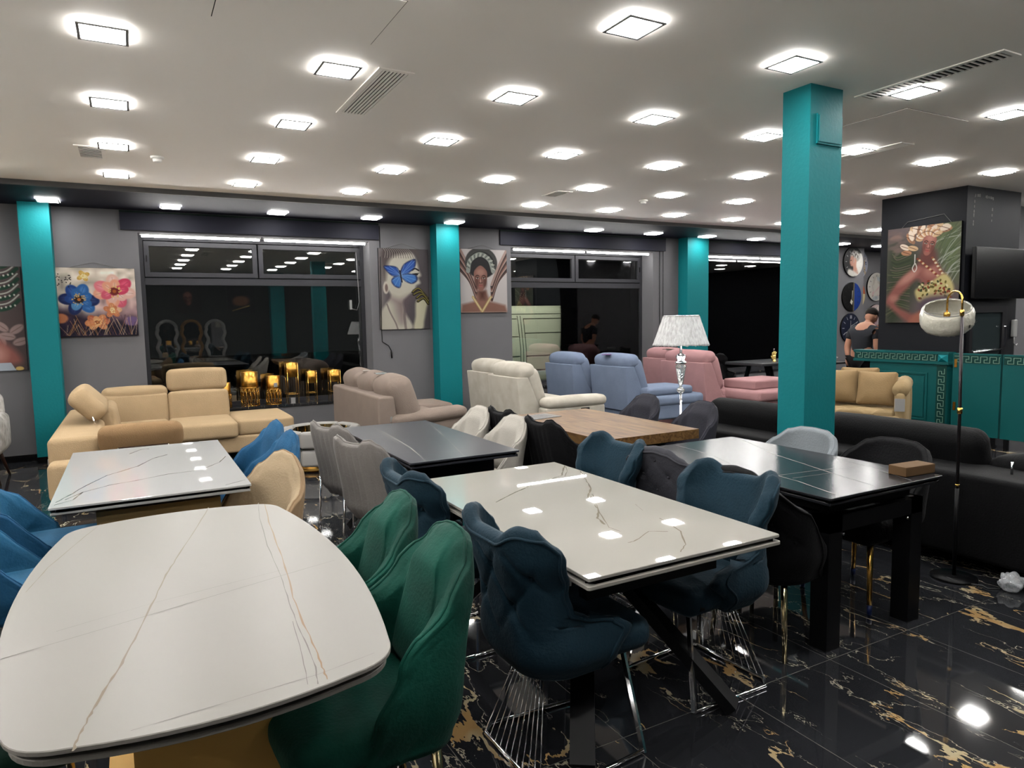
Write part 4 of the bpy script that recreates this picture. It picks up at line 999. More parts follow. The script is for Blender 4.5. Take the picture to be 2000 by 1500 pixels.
    if spec.get('tuft') and spec.get('buttons', True):
        bx, bz, amp = spec['tuft']; src = O if spec.get('tuft_side', 'out') == 'out' else I; sg = 1 if spec.get('tuft_side', 'out') == 'out' else -1
        for ka in range(-4, 5):
            for kc in range(-1, 8):
                if (ka+kc) % 2: continue
                dd = (S/bx-ka)**2+((Zz-.5)/bz-kc)**2; i, j = np.unravel_index(np.argmin(dd), dd.shape)
                if dd[i, j] > .05 or D[i, j] < .06 or Zz[i, j] < .54 or abs(S[i, j]) > spec.get('tuftw', .30)-.04: continue
                p = Vector(src[i, j])+Vector(Nn[i, j])*.003*sg; MB().rbox(p, (.016, .016, .016), .0078, n=1).build('button', mat_out, o)
    return o
def seat(root, m_, x0=-.22, x1=.24, w=.47, z=.385, h=.105, puff=.012, tape=.9, r=.035):
    cx = (x0+x1)/2
    b = MB(); b.rbox((cx, 0, z+h/2), (x1-x0, w, h), r, puff, 6, fn=lambda x, y, zz: (x, y*(tape+(1-tape)*(x-x0)/(x1-x0)) if True else y, zz)); return b.build('seat', m_, root)
def leg(root, a, b_, r0, r1, m_, tip=None):
    o = MB().tube([a, tuple((Vector(a)+Vector(b_))/2), b_], [r0, (r0+r1)/2, r1], 12).build('leg', m_, root)
    if tip: d = (Vector(b_)-Vector(a)).normalized(); MB().tube([Vector(b_)-d*.05, b_], [r1+.0015, r1+.001], 12).build('leg_tip', tip, o)
def four_legs(root, m_, r0=.016, r1=.009, fx=.18, bx=-.17, w=.19, sp=.03, z=.39, tip=None):
    for sy in (-1, 1):
        leg(root, (fx, sy*w, z), (fx+sp, sy*(w+sp), 0), r0, r1, m_, tip); leg(root, (bx, sy*w*.9, z), (bx-sp, sy*(w*.9+sp), 0), r0, r1, m_, tip)
def wing_chair(label):
    t = thing('dining_chair', label, 'chair')
    spec = dict(zt=[(0,.885),(.25,.885),(.62,.93),(.82,.92),(.93,.86),(1,.80)], zb=.395,
                ext=[(.39,.40),(.44,.48),(.52,.55),(.555,.50),(.585,.36),(.62,.30),(.68,.285),(.76,.31),(.84,.325),(.92,.29)],
                w=[(.39,.19),(.47,.235),(.60,.21),(.70,.205),(.82,.235),(.92,.235)], r=.13, lean=[(.36,-.05),(.45,-.01),(.60,.0),(.92,.055)], th=.055, rim=.032, x0=-.26,
                tuft=(.095,.125,.024), tuftw=.25, puff=.004, pipe_in=True, ni=73, nj=60)
    shell(spec, V_BLUE, V_BLUE, t, pipe=(.006, V_BLUE))
    seat(t, V_BLUE, x0=-.20, x1=.24, w=.44, z=.395, h=.12, puff=.02, r=.05)
    b = MB(); b.box((.16, .222, .43), (.185, .226, .46)); b.build('woven_tag', BLACKP, t)
    # chrome base: two front legs, floor rails, rear fan of wires
    for sy in (-1, 1):
        b = MB(); b.bar((.16, sy*.14, .37), (.20, sy*.21, .006), .022, .010, side=(1, 0, 0)); b.build('leg', CHROME, t)
    b = MB(); b.tube([(.20,-.21,.010),(-.20,-.235,.010),(-.245,-.19,.010),(-.245,.19,.010),(-.20,.235,.010),(.20,.21,.010)], .009, 8); b.build('floor_rail', CHROME, t)
    b = MB(); b.bar((-.15,-.10,.365), (-.15,.10,.365), .03, .012); b.build('wire_holder', CHROME, t)
    b = MB()
    for k in range(11):
        s = -1+2*k/10; b.tube([(-.15, s*.085, .365), (-.245, s*.20, .012)], .0022, 5)
    b.build('wire_fan', CHROME, t)
    return t
def tall_chair(label, m_):
    t = thing('dining_chair', label, 'chair')
    spec = dict(zt=[(0,.95),(.25,.945),(.5,.93),(.75,.86),(1,.70)], zb=.36, ext=[(.36,.46),(.5,.47),(.62,.40),(.78,.30),(.90,.22),(.96,.17)],
                w=[(.36,.20),(.5,.235),(.75,.205),(.96,.15)], r=.10, lean=[(.36,-.02),(.45,0),(.95,.085)], th=.045, rim=.02, x0=-.24, pleat=.115, puffin=.012, padin=.07, ni=49, nj=34)
    shell(spec, m_, m_, t, pipe=(.0055, m_)); seat(t, m_, x0=-.19, x1=.26, w=.45, z=.37, h=.12, puff=.015); four_legs(t, CHAMP, .017, .013, w=.17, fx=.17, sp=.02)
    return t
def oval_chair(label, mi, mo, legm, scale=1.0):
    t = thing('dining_chair', label, 'chair')
    spec = dict(zt=[(0,.91),(.3,.895),(.55,.83),(.8,.70),(1,.50)], zb=.38, ext=[(.38,.46),(.5,.46),(.65,.40),(.8,.30),(.92,.20)],
                w=[(.38,.21),(.5,.25),(.7,.245),(.92,.20)], r=.15, lean=[(.38,-.02),(.45,0),(.91,.07)], th=.04, rim=.02, x0=-.24, pleat=.16, padin=.035, ni=45, nj=30)
    shell(spec, mi, mo, t, pipe=(.0045, mo)); seat(t, mi, x0=-.19, x1=.25, w=.46, z=.38, h=.10, puff=.015); four_legs(t, legm, .016, .010)
    return t
def channel_chair(label, m_, legm):
    t = thing('dining_chair', label, 'chair')
    spec = dict(zt=[(0,.865),(.2,.868),(.42,.895),(.55,.90),(.66,.87),(.85,.72),(1,.56)], zb=.37, ext=[(.37,.44),(.5,.47),(.65,.44),(.8,.36),(.92,.30)],
                w=[(.37,.20),(.5,.25),(.8,.245),(.92,.23)], r=.12, lean=[(.37,-.04),(.45,0),(.91,.07)], th=.05, rim=.02, x0=-.25, channels=.062, ni=73, nj=30)
    shell(spec, m_, m_, t, pipe=(.0055, m_)); seat(t, m_, x0=-.20, x1=.24, w=.45, z=.37, h=.11, puff=.015)
    for sy in (-1, 1):
        leg(t, (.17, sy*.19, .37), (.20, sy*.21, 0), .010, .009, legm); leg(t, (-.235, sy*.215, .52), (-.26, sy*.225, 0), .010, .009, legm)
    return t
def shell_chair(label, m_, legm, h=.885, zdrop=.72):
    t = thing('dining_chair', label, 'chair')
    spec = dict(zt=[(0,h),(.3,h-.005),(.55,h-.03),(.78,zdrop),(1,.52)], zb=.38, ext=[(.38,.44),(.5,.45),(.7,.38),(h,.27)],
                w=[(.38,.20),(.5,.235),(.75,.225),(h,.19)], r=.11, lean=[(.38,-.02),(.45,0),(h,.07)], th=.04, rim=.02, x0=-.24, pleat=.13, padin=.05, ni=45, nj=28)
    shell(spec, m_, m_, t, pipe=(.0045, m_)); seat(t, m_, x0=-.19, x1=.24, w=.45, z=.38, h=.10, puff=.015); four_legs(t, legm, .014, .010)
    return t
def tufted_chair(label, m_, legm):
    t = thing('dining_chair', label, 'chair')
    spec = dict(zt=[(0,.91),(.3,.90),(.55,.86),(.78,.74),(1,.54)], zb=.37, ext=[(.37,.44),(.5,.46),(.7,.40),(.91,.26)],
                w=[(.37,.21),(.5,.255),(.75,.26),(.91,.24)], r=.15, lean=[(.37,-.03),(.45,0),(.91,.06)], th=.055, rim=.03, x0=-.25, tuft=(.085,.085,.016), puff=.004, pipe_in=True, ni=57, nj=38)
    shell(spec, m_, m_, t, pipe=(.006, m_)); seat(t, m_, x0=-.19, x1=.22, w=.46, z=.37, h=.12, puff=.015); four_legs(t, legm, .016, .011, fx=.14)
    return t
def low_chair(label, m_, legm, tip=None):
    t = thing('dining_chair', label, 'chair')
    spec = dict(zt=[(0,.87),(.3,.865),(.55,.845),(.75,.78),(.9,.66),(1,.52)], zb=.38, ext=[(.38,.44),(.5,.46),(.7,.42),(.87,.33)],
                w=[(.38,.21),(.5,.255),(.75,.26),(.87,.245)], r=.17, lean=[(.38,-.02),(.45,0),(.87,.05)], th=.045, rim=.024, x0=-.25, ni=45, nj=28)
    shell(spec, m_, m_, t, pipe=(.004, m_)); seat(t, m_, x0=-.19, x1=.25, w=.46, z=.37, h=.12, puff=.015); four_legs(t, legm, .017, .012, tip=tip)
    return t
def put(o, x, y, rz=0): o.location = (x, y, 0); o.rotation_euler = (0, 0, rz); return o
G_W = 'petrol blue wing chairs around the centre table'
n1 = put(wing_chair('petrol blue winged velvet chair with buttoned back nearest the camera'), 1.36, 2.11, .02); n1['group'] = G_W
dup(n1, (1.37, 3.10, 0), 0, 'petrol blue winged chair left of the centre table, behind the nearest one', G_W)
dup(n1, (2.09, 2.22, 0), PI+.05, 'petrol blue winged chair right of the centre table, nearer of two', G_W)
dup(n1, (2.14, 3.17, 0), PI, 'petrol blue winged chair right of the centre table, farther of two', G_W)
G_G = 'emerald chairs beside the barrel table'
g1 = put(tall_chair('tall emerald velvet chair, the nearer of two right of the barrel-shaped table', V_GREEN), .55, 2.0, PI+.03); g1['group'] = G_G
dup(g1, (.56, 2.50, 0), PI, 'tall emerald velvet chair, the farther of two right of the barrel-shaped table', G_G)
put(oval_chair('dark green velvet chair at the left edge beside the barrel-shaped table', V_DGREEN, V_DGREEN, CHAMP), -.46, 2.42, 0)
put(oval_chair('beige chair at the right corner of the left white table', V_BEIGE, velvet('beige_leather_side', rgb(180, 150, 116), .05), CHAMP), .43, 3.74, PI+.55)
G_B = 'blue chairs on the right side of the left white table'
b1 = put(oval_chair('blue velvet chair just behind the beige chair', V_LBLUE2, V_LBLUE2, WOODLEG), .57, 4.55, PI+.22); b1['group'] = G_B
dup(b1, (.58, 5.12, 0), PI+.2, 'blue velvet chair farther behind the beige chair, by the beige sofa', G_B)
G_L = 'blue chairs at the left edge'
l1 = put(oval_chair('blue velvet chair at the left edge, nearer of two at the white table', V_LBLUE, V_LBLUE2, WOODLEG), -.455, 3.66, .05); l1['group'] = G_L
dup(l1, (-.455, 4.36, 0), .02, 'blue velvet chair at the left edge, farther of two at the white table', G_L)
G_GS = 'grey channel-backed chairs'
c1 = put(channel_chair('grey channel-backed chair at the blue-grey table, nearer one', V_GREY, CHROME), 1.44, 4.25, .36); c1['group'] = G_GS
dup(c1, (1.46, 4.98, 0), .30, 'grey channel-backed chair at the blue-grey table, farther one on thin metal legs', G_GS)
G_WH = 'off-white chairs at the blue-grey table'
w1 = put(shell_chair('off-white chair at the blue-grey table, nearer of two', V_WHITE, BLACKM), 2.19, 4.52, PI); w1['group'] = G_WH
dup(w1, (2.22, 5.18, 0), PI, 'off-white chair at the blue-grey table, farther of two', G_WH)
G_K = 'black channel-backed chairs at the oak table'
k1 = put(channel_chair('black channel-backed chair at the oak table, nearer of two', V_BLACK, BLACKM), 2.83, 4.22, 0); k1['group'] = G_K
dup(k1, (2.86, 4.88, 0), 0, 'black channel-backed chair at the oak table, farther of two', G_K)
G_D = 'anthracite chairs at the oak table'
d1 = put(shell_chair('anthracite velvet chair right of the oak table, nearer of two', V_DGREY, BLACKM, .89), 3.87, 4.32, PI-.1); d1['group'] = G_D
dup(d1, (3.86, 5.02, 0), PI-.05, 'anthracite velvet chair right of the oak table, farther of two', G_D)
put(tufted_chair('graphite buttoned chair between the centre table and the dark table', V_TGREY, CHAMP), 2.74, 2.93, .22)
put(tufted_chair('black buttoned velvet chair left of the dark table, behind a petrol blue chair', V_BLACK, CHAMP), 2.72, 2.33, .15)
put(low_chair('light grey velvet chair in front of the free-standing column', V_LGREY, CHAMP), 3.52, 2.98, PI-.1)
put(low_chair('black velvet chair with golden legs at the dark table', V_BLACK, GOLD, mat('blue_film', rgb(60, 80, 150), .3)), 3.58, 2.44, PI-.05)

# ------------------------------------------------------------------ sofas
def fabric(name, col, rough=.85, mott=.05, sheen=.25, bs=120): return mat(name, tuple(c*1.95 for c in col), rough, sheen=sheen, noise=mott, nscale=6, bump=.35, bscale=bs)
F_BEIGE = fabric('sand_fabric', rgb(210, 181, 142)); F_BEIGE2 = fabric('sand_underside', rgb(172, 138, 100))
F_TAUPE = fabric('taupe_fabric', rgb(162, 145, 134)); F_CREAM = fabric('cream_boucle', rgb(222, 214, 200), mott=.12, bs=260); F_SKY = fabric('powder_blue_fabric', rgb(142, 157, 184)); F_PINK = fabric('rose_fabric', rgb(206, 156, 158))
V_SOFA = velvet('black_sofa_velvet', rgb(11, 11, 14), .2, .8, .14); F_GOLD = velvet('gold_beige_velvet', rgb(196, 168, 124), .08); F_GOLD2 = velvet('gold_beige_cushion_velvet', rgb(178, 148, 106), .08)
def cush(root, name, c, size, m_, r=.05, puff=.015, rot=None, n=5):
    """rounded cushion, rot = (axis, angle) about its own centre"""
    fn = None
    if rot:
        R = Matrix.Rotation(rot[1], 3, rot[0]); C_ = Vector(c)
        fn = lambda x, y, z: tuple(C_+R @ (Vector((x, y, z))-C_))
    return MB().rbox(c, size, r, puff, n, fn=fn).build(name, m_, root)
def seat_leg(root, x, y, h=.06, m_=None, r=.02): MB().tube([(x, y, h), (x, y, 0)], r, 10).build('leg', m_ or BLACKM, root)
def swatch(label, x, y, z, s=.16, col=(230,226,220), rz=.3, tilt=0.0, extra=None):
    t = thing('fabric_swatch_card', label, 'swatch card', (x, y, z), rz)
    def bend(px, py, pz): return (px, py, pz-abs(px)*.18*tilt)
    b = MB(); b.rbox((0, 0, .004), (s, s*.7, .006), .002, fn=bend, n=6); b.build('card', mat('card_%d_%d_%d' % col, rgb(*col), .5), t)
    if extra:
        b = MB(); b.box((-s*.3, -s*.16, .0075), (s*.3, -s*.06, .0085)); b.box((-s*.22, .02, .0075), (s*.2, s*.14, .0085)); b.build('printed_band', mat('card_print_%d_%d_%d' % extra, rgb(*extra), .5), t)
    return t
# beige corner sofa
s = thing('corner_sofa', 'sand beige corner sofa with adjustable headrests under the flower painting', 'sofa')
b = MB(); b.rbox((.54, 9.27, .17), (2.36, .98, .20), .03); b.build('base', F_BEIGE, s)
b = MB(); b.rbox((-.17, 7.98, .17), (1.0, 2.0, .20), .03); b.build('side_base', F_BEIGE, s)
cush(s, 'seat_cushion', (.70, 9.13, .36), (.70, .86, .19), F_BEIGE, .04)
cush(s, 'seat_cushion', (1.385, 9.30, .36), (.66, 1.0, .19), F_BEIGE, .04)
cush(s, 'seat_cushion', (.02, 9.13, .36), (.64, .86, .19), F_BEIGE, .04)
cush(s, 'seat_cushion', (.02, 7.95, .36), (.64, 1.45, .19), F_BEIGE, .04)
cush(s, 'backrest', (.0, 9.62, .56), (.70, .20, .42), F_BEIGE, .04, rot=('X', -.12)); cush(s, 'backrest', (.705, 9.62, .56), (.69, .20, .42), F_BEIGE, .04, rot=('X', -.12))
cush(s, 'headrest', (.0, 9.68, .78), (.69, .24, .15), F_BEIGE, .06); cush(s, 'headrest', (.705, 9.70, .91), (.68, .13, .27), F_BEIGE, .05, rot=('X', -.1))
b = MB(); b.rbox((-.5, 8.42, .35), (.40, 2.5, .56), .05, .004, 6); b.build('side_backrest', F_BEIGE, s)
cush(s, 'backrest_cushion', (-.27, 8.9, .56), (.18, .9, .36), F_BEIGE, .06, rot=('Y', -.12))
h = cush(s, 'headrest', (-.42, 8.35, .83), (.20, .80, .34), F_BEIGE, .07, rot=('Y', -.75))
b = MB(); b.tube([(-.36, 7.95, .62), (-.38, 7.95, .72)], .008, 6); b.build('headrest_pin', CHROME, h)
b = MB(); b.rbox((-.18, 7.04, .28), (1.02, .22, .34), .05, .006, 5); b.build('armrest', F_BEIGE, s)
h = cush(s, 'arm_headrest', (.03, 7.10, .60), (.66, .15, .24), F_BEIGE2, .06, rot=('X', .35))
b = MB(); b.box((-.16, 6.99, .44), (.24, 7.02, .53)); b.build('hinge_pocket', mat('brown_lining', rgb(92, 62, 46), .8), h)
b = MB(); b.tube([(-.16, 6.985, .44), (-.16, 6.985, .53)], .005, 6); b.tube([(.24, 6.985, .44), (.24, 6.985, .53)], .005, 6); b.build('hinge', CHROME, h)
MB().box((-.704, 7.2, .40), (-.699, 7.24, .45)).build('care_tag', PAPER, s)
for (x, y) in ((-.6, 7.05), (.25, 7.05), (-.6, 9.65), (1.6, 9.65), (1.6, 8.9), (.4, 8.9)): seat_leg(s, x, y, .08)
# taupe sofa, seen from behind
def taupe():
    s = thing('corner_sofa', 'taupe fabric sofa with chaise seen from behind, below the butterfly portrait', 'sofa')
    x0, y0, y1 = 2.37, 7.48, 9.46
    def sl(x, y, z): k = max(0, (z-.1))/.66; return (x-.0*k if x > x0+.1 else x, y, z)
    b = MB(); b.rbox((x0+.10, (y0+y1)/2, .43), (.20, y1-y0, .66), .03, fn=lambda x, y, z: (x+(.76-z)*.10 if x > x0+.1 else x-.0, y, z)); b.build('back_panel', F_TAUPE, s)
    b = MB(); b.rbox((x0+.58, (y0+y1)/2, .20), (.98, y1-y0-.06, .24), .03); b.build('base', F_TAUPE, s)
    w = (y1-y0)/3
    for k in range(3):
        yc = y0+w*(k+.5)
        cush(s, 'back_cushion', (x0+.33, yc, .69), (.30, w*.99, .55), F_TAUPE, .10, .035, rot=('Y', -.30))
        cush(s, 'seat_cushion', (x0+.72, yc, .38), (.66, w*.99, .16), F_TAUPE, .05)
    cush(s, 'chaise_cushion', (x0+.98, y1-.36, .385), (1.0, .72, .17), F_TAUPE, .05); cush(s, 'chaise_base', (x0+.98, y1-.36, .20), (.98, .68, .22), F_TAUPE, .03, 0)
    cush(s, 'armrest', (x0+.62, y0+.06, .50), (.92, .24, .13), F_TAUPE, .06, rot=('Y', -.06)); cush(s, 'arm_side', (x0+.6, y0+.08, .28), (.9, .16, .36), F_TAUPE, .03, 0)
    MB().box((x0+.14, y0-.004, .47), (x0+.165, y0+.001, .53)).build('care_tag', PAPER, s)
    for (x, y) in ((x0+.1, y0+.1), (x0+.1, y1-.1), (x0+1.0, y0+.1), (x0+1.4, y1-.1), (x0+1.4, y1-.6)): seat_leg(s, x, y, .10)
taupe()
swatch('pale fabric swatch cards on top of the taupe sofa back', 2.62, 8.62, .985, .17, (222,206,196), 1.1, .5)
swatch('teal and white fabric swatch card on top of the taupe sofa back', 2.60, 8.05, .985, .19, (206,214,216), 1.4, .5, (60, 130, 140))
# recliner sofas, seen from behind
def recliner(label, m_, x0, spans, ztop, depth, arm=True, far_arm=True, wings=.20):
    s = thing('recliner_sofa', label, 'sofa')
    ya, yb = spans[0][0], spans[-1][1]
    b = MB(); b.rbox((x0+.28+depth/2, (ya+yb)/2, .24), (depth, yb-ya, .30), .03); b.build('base', m_, s)
    xb = x0
    for (a, c, dx) in spans:
        x0 = xb+dx
        yc = (a+c)/2; w = c-a
        def shp(x, y, z):
            k = (z-.30)/(ztop-.30); return (x+(1-k)*.05 if x < x0+.08 else x+(1-k)*.28, y, z)
        b = MB(); b.rbox((x0+.08, yc, (ztop+.26)/2), (.16, w*.985, ztop-.26), .012, fn=shp, n=4); b.build('back_shell', m_, s)
        cush(s, 'back_cushion', (x0+.30, yc, ztop-.17), (.22, w*.96, .56), m_, .09, .03, rot=('Y', -.30))
        cush(s, 'head_cushion', (x0+.17, yc, ztop+.06), (.24, w*.96, .20), m_, .08, .02, rot=('Y', -.20))
        cush(s, 'seat_cushion', (x0+.28+depth/2+.04, yc, .41), (depth*.92, w*.97, .16), m_, .05)
    x0 = xb
    for sy, y in ((-1, ya-.11), (1, yb+.11)):
        if (sy < 0 and not arm) or (sy > 0 and not far_arm): continue
        cush(s, 'armrest', (x0+.52+depth/4, y, .555), (depth*.98, .24, .13), m_, .06); cush(s, 'arm_side', (x0+.50+depth/4, y, .27), (depth*.98, .19, .46), m_, .03, 0)
    for (x, y) in ((x0+.3, ya), (x0+.3, yb), (x0+.2+depth, ya), (x0+.2+depth, yb)): seat_leg(s, x, y, .09)
    return s
cr = recliner('cream boucle two-seat recliner sofa seen from behind', F_CREAM, 4.12, [(7.42, 8.24, 0), (8.27, 9.10, .10)], .88, .92)
sw = MB(); sw.rbox((4.98, 7.205, .44), (.13, .012, .07), .005); c_ = sw.build('recline_switch', BLACKP, cr); MB().rbox((4.98, 7.197, .44), (.05, .012, .02), .004).build('button', CHROME, c_)
swatch('white price sheet lying on the cream recliner headrest', 4.33, 7.75, 1.045, .26, (226,224,220), 1.3, .6)
bl = recliner('powder blue two-part recliner sofa with chaise seen from behind', F_SKY, 5.90, [(7.80, 8.68, .18), (8.76, 9.56, -.08)], .90, .95, arm=False)
cush(bl, 'chaise_cushion', (6.85, 7.95, .40), (1.05, .72, .15), F_SKY, .05); cush(bl, 'chaise_base', (6.82, 7.95, .24), (1.0, .68, .22), F_SKY, .03, 0)
cush(bl, 'chaise_cushion', (6.78, 7.95, .53), (.85, .62, .12), F_SKY, .04)
swatch('purple swatch card on the powder blue headrest', 6.10, 8.28, 1.065, .20, (150,110,190), 1.0, .4, (230, 200, 220))
pk = recliner('rose pink sofa with stacked seat cushions seen from behind', F_PINK, 7.55, [(7.70, 8.68, -.08), (8.72, 9.55, .26)], .90, .95, arm=False)
cush(pk, 'chaise_cushion', (8.35, 7.45, .415), (.85, .80, .15), F_PINK, .04); cush(pk, 'chaise_cushion', (9.15, 7.5, .415), (.72, .80, .15), F_PINK, .04)
cush(pk, 'chaise_base', (8.75, 7.48, .22), (1.5, .74, .24), F_PINK, .03, 0); cush(pk, 'loose_cushion', (8.45, 7.55, .56), (.85, .62, .14), F_PINK, .03, 0)
swatch('black swatch book with yellow lettering marks on the rose pink sofa', 7.80, 8.85, 1.06, .22, (26,26,28), 1.2, .4, (230, 210, 110))
# long black velvet sofa
s = thing('corner_sofa', 'long black velvet sofa seen from behind, right of the dark table', 'sofa')
b = MB(); b.rbox((4.62, 3.2, .35), (.42, 3.45, .52), .03, .004, 6); b.build('back_panel', V_SOFA, s)
b = MB(); b.rbox((5.30, 3.2, .22), (.98, 3.4, .26), .03); b.build('base', V_SOFA, s)
for k in range(3): cush(s, 'seat_cushion', (5.25, 2.05+1.12*k, .40), (.85, 1.10, .15), V_SOFA, .05)
def prof_pillow(y0, y1, name):
    # long headrest with rounded top leaning outward
    return cush(s, name, (4.82, (y0+y1)/2, .665), (.20, y1-y0, .34), V_SOFA, .085, .01, rot=('Y', -.28), n=6)
h1 = prof_pillow(2.42, 3.58, 'headrest'); h2 = prof_pillow(3.60, 4.82, 'headrest')
cush(s, 'headrest', (4.90, 1.95, .66), (.22, .95, .20), V_SOFA, .08, .01, rot=('X', -.22), n=6)
MB().tube([(4.62, 2.18, .61), (4.62, 2.18, .69)], .008, 8).build('headrest_pin', CHROME, s)
for (x, y) in ((4.5, 1.6), (4.5, 4.8), (5.7, 1.6), (5.7, 4.8)): seat_leg(s, x, y, .10)
# small dish behind the oak table chairs
t = thing('side_table', 'low black side table behind the anthracite chair', 'table', (5.42, 5.42, 0))
b = MB(); b.rbox((0, 0, .42), (.50, .42, .03), .008); b.build('tabletop', BLACKM, t)
for sx in (-1, 1):
    for sy in (-1, 1): MB().box((sx*.22-.012, sy*.18-.012, 0), (sx*.22+.012, sy*.18+.012, .41)).build('leg', BLACKM, t)
d = thing('leaf_bowl', 'pale gold leaf bowl on the low black side table', 'bowl', (5.38, 5.38, .436))
def leafv():
    b = MB(); n = 40; vs = []; fs = []
    for i in range(7):
        for j in range(n):
            a = 2*PI*j/n; r = i/6*.15*(1+.12*math.sin(a*7)*(i/6)); vs.append((r*math.cos(a)*1.2, r*math.sin(a)*.8, .001+.055*(i/6)**2))
    for i in range(6):
        for j in range(n): fs.append((i*n+j, i*n+(j+1) % n, (i+1)*n+(j+1) % n, (i+1)*n+j))
    b.add(vs, fs); o = b.build('bowl_shell', mat('pale_gold', rgb(226, 206, 160), .25, .7), d); md = o.modifiers.new('thickness', 'SOLIDIFY'); md.thickness = .004; return o
leafv()
# tufted beige settee with cushions
s = thing('tufted_settee', 'gold beige velvet settee with deeply buttoned seat before the teal counter', 'sofa')
x0, x1, y0, y1 = 0.0, .80, 0.0, 1.04
s.location = (7.37, 4.53, 0); s.rotation_euler = (0, 0, .50)
def tuftfn(cx, cz):
    def f(x, y, z):
        a = (y-y0)/.19; c = (z-.10)/.15; d1 = abs((a+c)/2-round((a+c)/2))*2; d2 = abs((a-c)/2-round((a-c)/2))*2
        k = .045*math.exp(-(d1**2+d2**2)/.10)+.018*(math.exp(-(d1/.12)**2)+math.exp(-(d2/.12)**2)); return (x+k if x < x0+.06 else x, y, z)
    return f
b = MB(); b.rbox((x0+.36, (y0+y1)/2, .28), (.72, y1-y0-.1, .36), .05, .0, 44, fn=tuftfn(0, 0)); b.build('tufted_base', F_GOLD, s)
def ttop(x, y, z):
    a = (y-y0)/.19; c = (x-x0)/.17; d1 = abs((a+c)/2-round((a+c)/2))*2; d2 = abs((a-c)/2-round((a-c)/2))*2
    return (x, y, z-(.034*math.exp(-(d1**2+d2**2)/.12)+.016*(math.exp(-(d1/.12)**2)+math.exp(-(d2/.12)**2)) if z > .47 else 0))
b = MB(); b.rbox((x0+.38, (y0+y1)/2, .475), (.70, y1-y0-.24, .09), .035, .0, 40, fn=ttop); b.build('tufted_seat', F_GOLD, s)
b = MB(); b.rbox((x1-.04, (y0+y1)/2, .52), (.16, y1-y0, .62), .07, .01); b.build('backrest', F_GOLD, s)
for yy in (y0+.07, y1-.07):
    b = MB(); b.rbox((x0+.42, yy, .45), (.74, .12, .56), .05, .01); b.build('armrest', F_GOLD, s)
    b = MB(); b.tube([(x0+.06, yy, .75), (x0+.78, yy, .77)], .085, 16); b.build('rolled_arm', F_GOLD, s)
for (x, y) in ((x0+.08, y0+.1), (x0+.08, y1-.1), (x1-.08, y0+.1), (x1-.08, y1-.1)): seat_leg(s, x, y, .11)
pt = MB(); pt.box((x0+.03, y0+.02, .52), (x0+.032, y0+.12, .66)); pp = tag(pt.build('price_tag', PAPER), 'white price tag on the right arm of the beige settee', 'price tag')
pp.location = (7.37, 4.53, 0); pp.rotation_euler = (0, 0, .50)
for me_v in pp.data.vertices: me_v.co.x += -.045
def pillow(label, x, y, z, w, rz, tilt, m_=F_GOLD2):
    t = thing('cushion', label, 'cushion', (x, y, z), rz)
    def f(px, py, pz):
        k = min(1, max(abs(py), abs(pz))/(w/2)); th = (1-k**3)*.9+.1; q = (abs(py)*abs(pz))/(w*w/4); return (px*th, py*(1+.05*q), pz*(1+.05*q))
    b = MB(); b.rbox((0, 0, 0), (.17, w, w*.94), .03, 0, 10, fn=f); o = b.build('cushion_body', m_, t, Matrix.Rotation(tilt, 4, 'Y'))
    return t
pillow('large beige cushion leaning at the left of the settee', 7.384, 5.381, .74, .40, .62, .28)
pillow('large beige cushion leaning at the right of the settee', 7.528, 4.992, .73, .40, .38, .28)
pillow('beige cushion tucked behind the two front cushions of the settee', 7.607, 5.264, .76, .40, .52, .2)

# white block coffee table with golden frame
t = thing('coffee_table', 'white octagonal padded coffee table with golden mirrored well beside the beige sofa', 'coffee table', (1.78, 7.72, 0))
WL = mat('white_leather', rgb(236, 232, 226), .4)
for ring, (z, R) in enumerate(((.19, .355), (.365, .37))):
    for k in range(8):
        a = PI/8+k*PI/4; C_ = Vector((math.cos(a)*R, math.sin(a)*R, 0)); Rm = Matrix.Rotation(a, 3, 'Z')
        def f(x, y, z2, C_=C_, Rm=Rm): v = Rm @ Vector((x, y, 0)); return (C_.x+v.x, C_.y+v.y, z2)
        b = MB(); b.rbox((0, 0, z-(.02 if ring == 0 else 0)), (.11, .285+.01*ring, .17), .025, .006, 3, fn=f); b.build('padded_block', WL, t)
b = MB(); b.lathe([(.30, .0), (.33, .02), (.31, .08), (.28, .12)], n=8); b.build('golden_base', GOLD, t)
b = MB(); b.lathe([(.28, .10), (.32, .12), (.315, .44), (.31, .44), (.30, .2), (.02, .2)], n=8, caps=False); b.build('mirrored_well', mat('bronze_mirror', rgb(120, 110, 80), .08, 1.0), t)
b = MB()
for k in range(16):
    a = k*PI/8; r1 = .285; b.bar((math.cos(a)*r1, math.sin(a)*r1, .2), (math.cos(a)*r1, math.sin(a)*r1, .44), .012, .006)
b.build('golden_slats', GOLD, t)

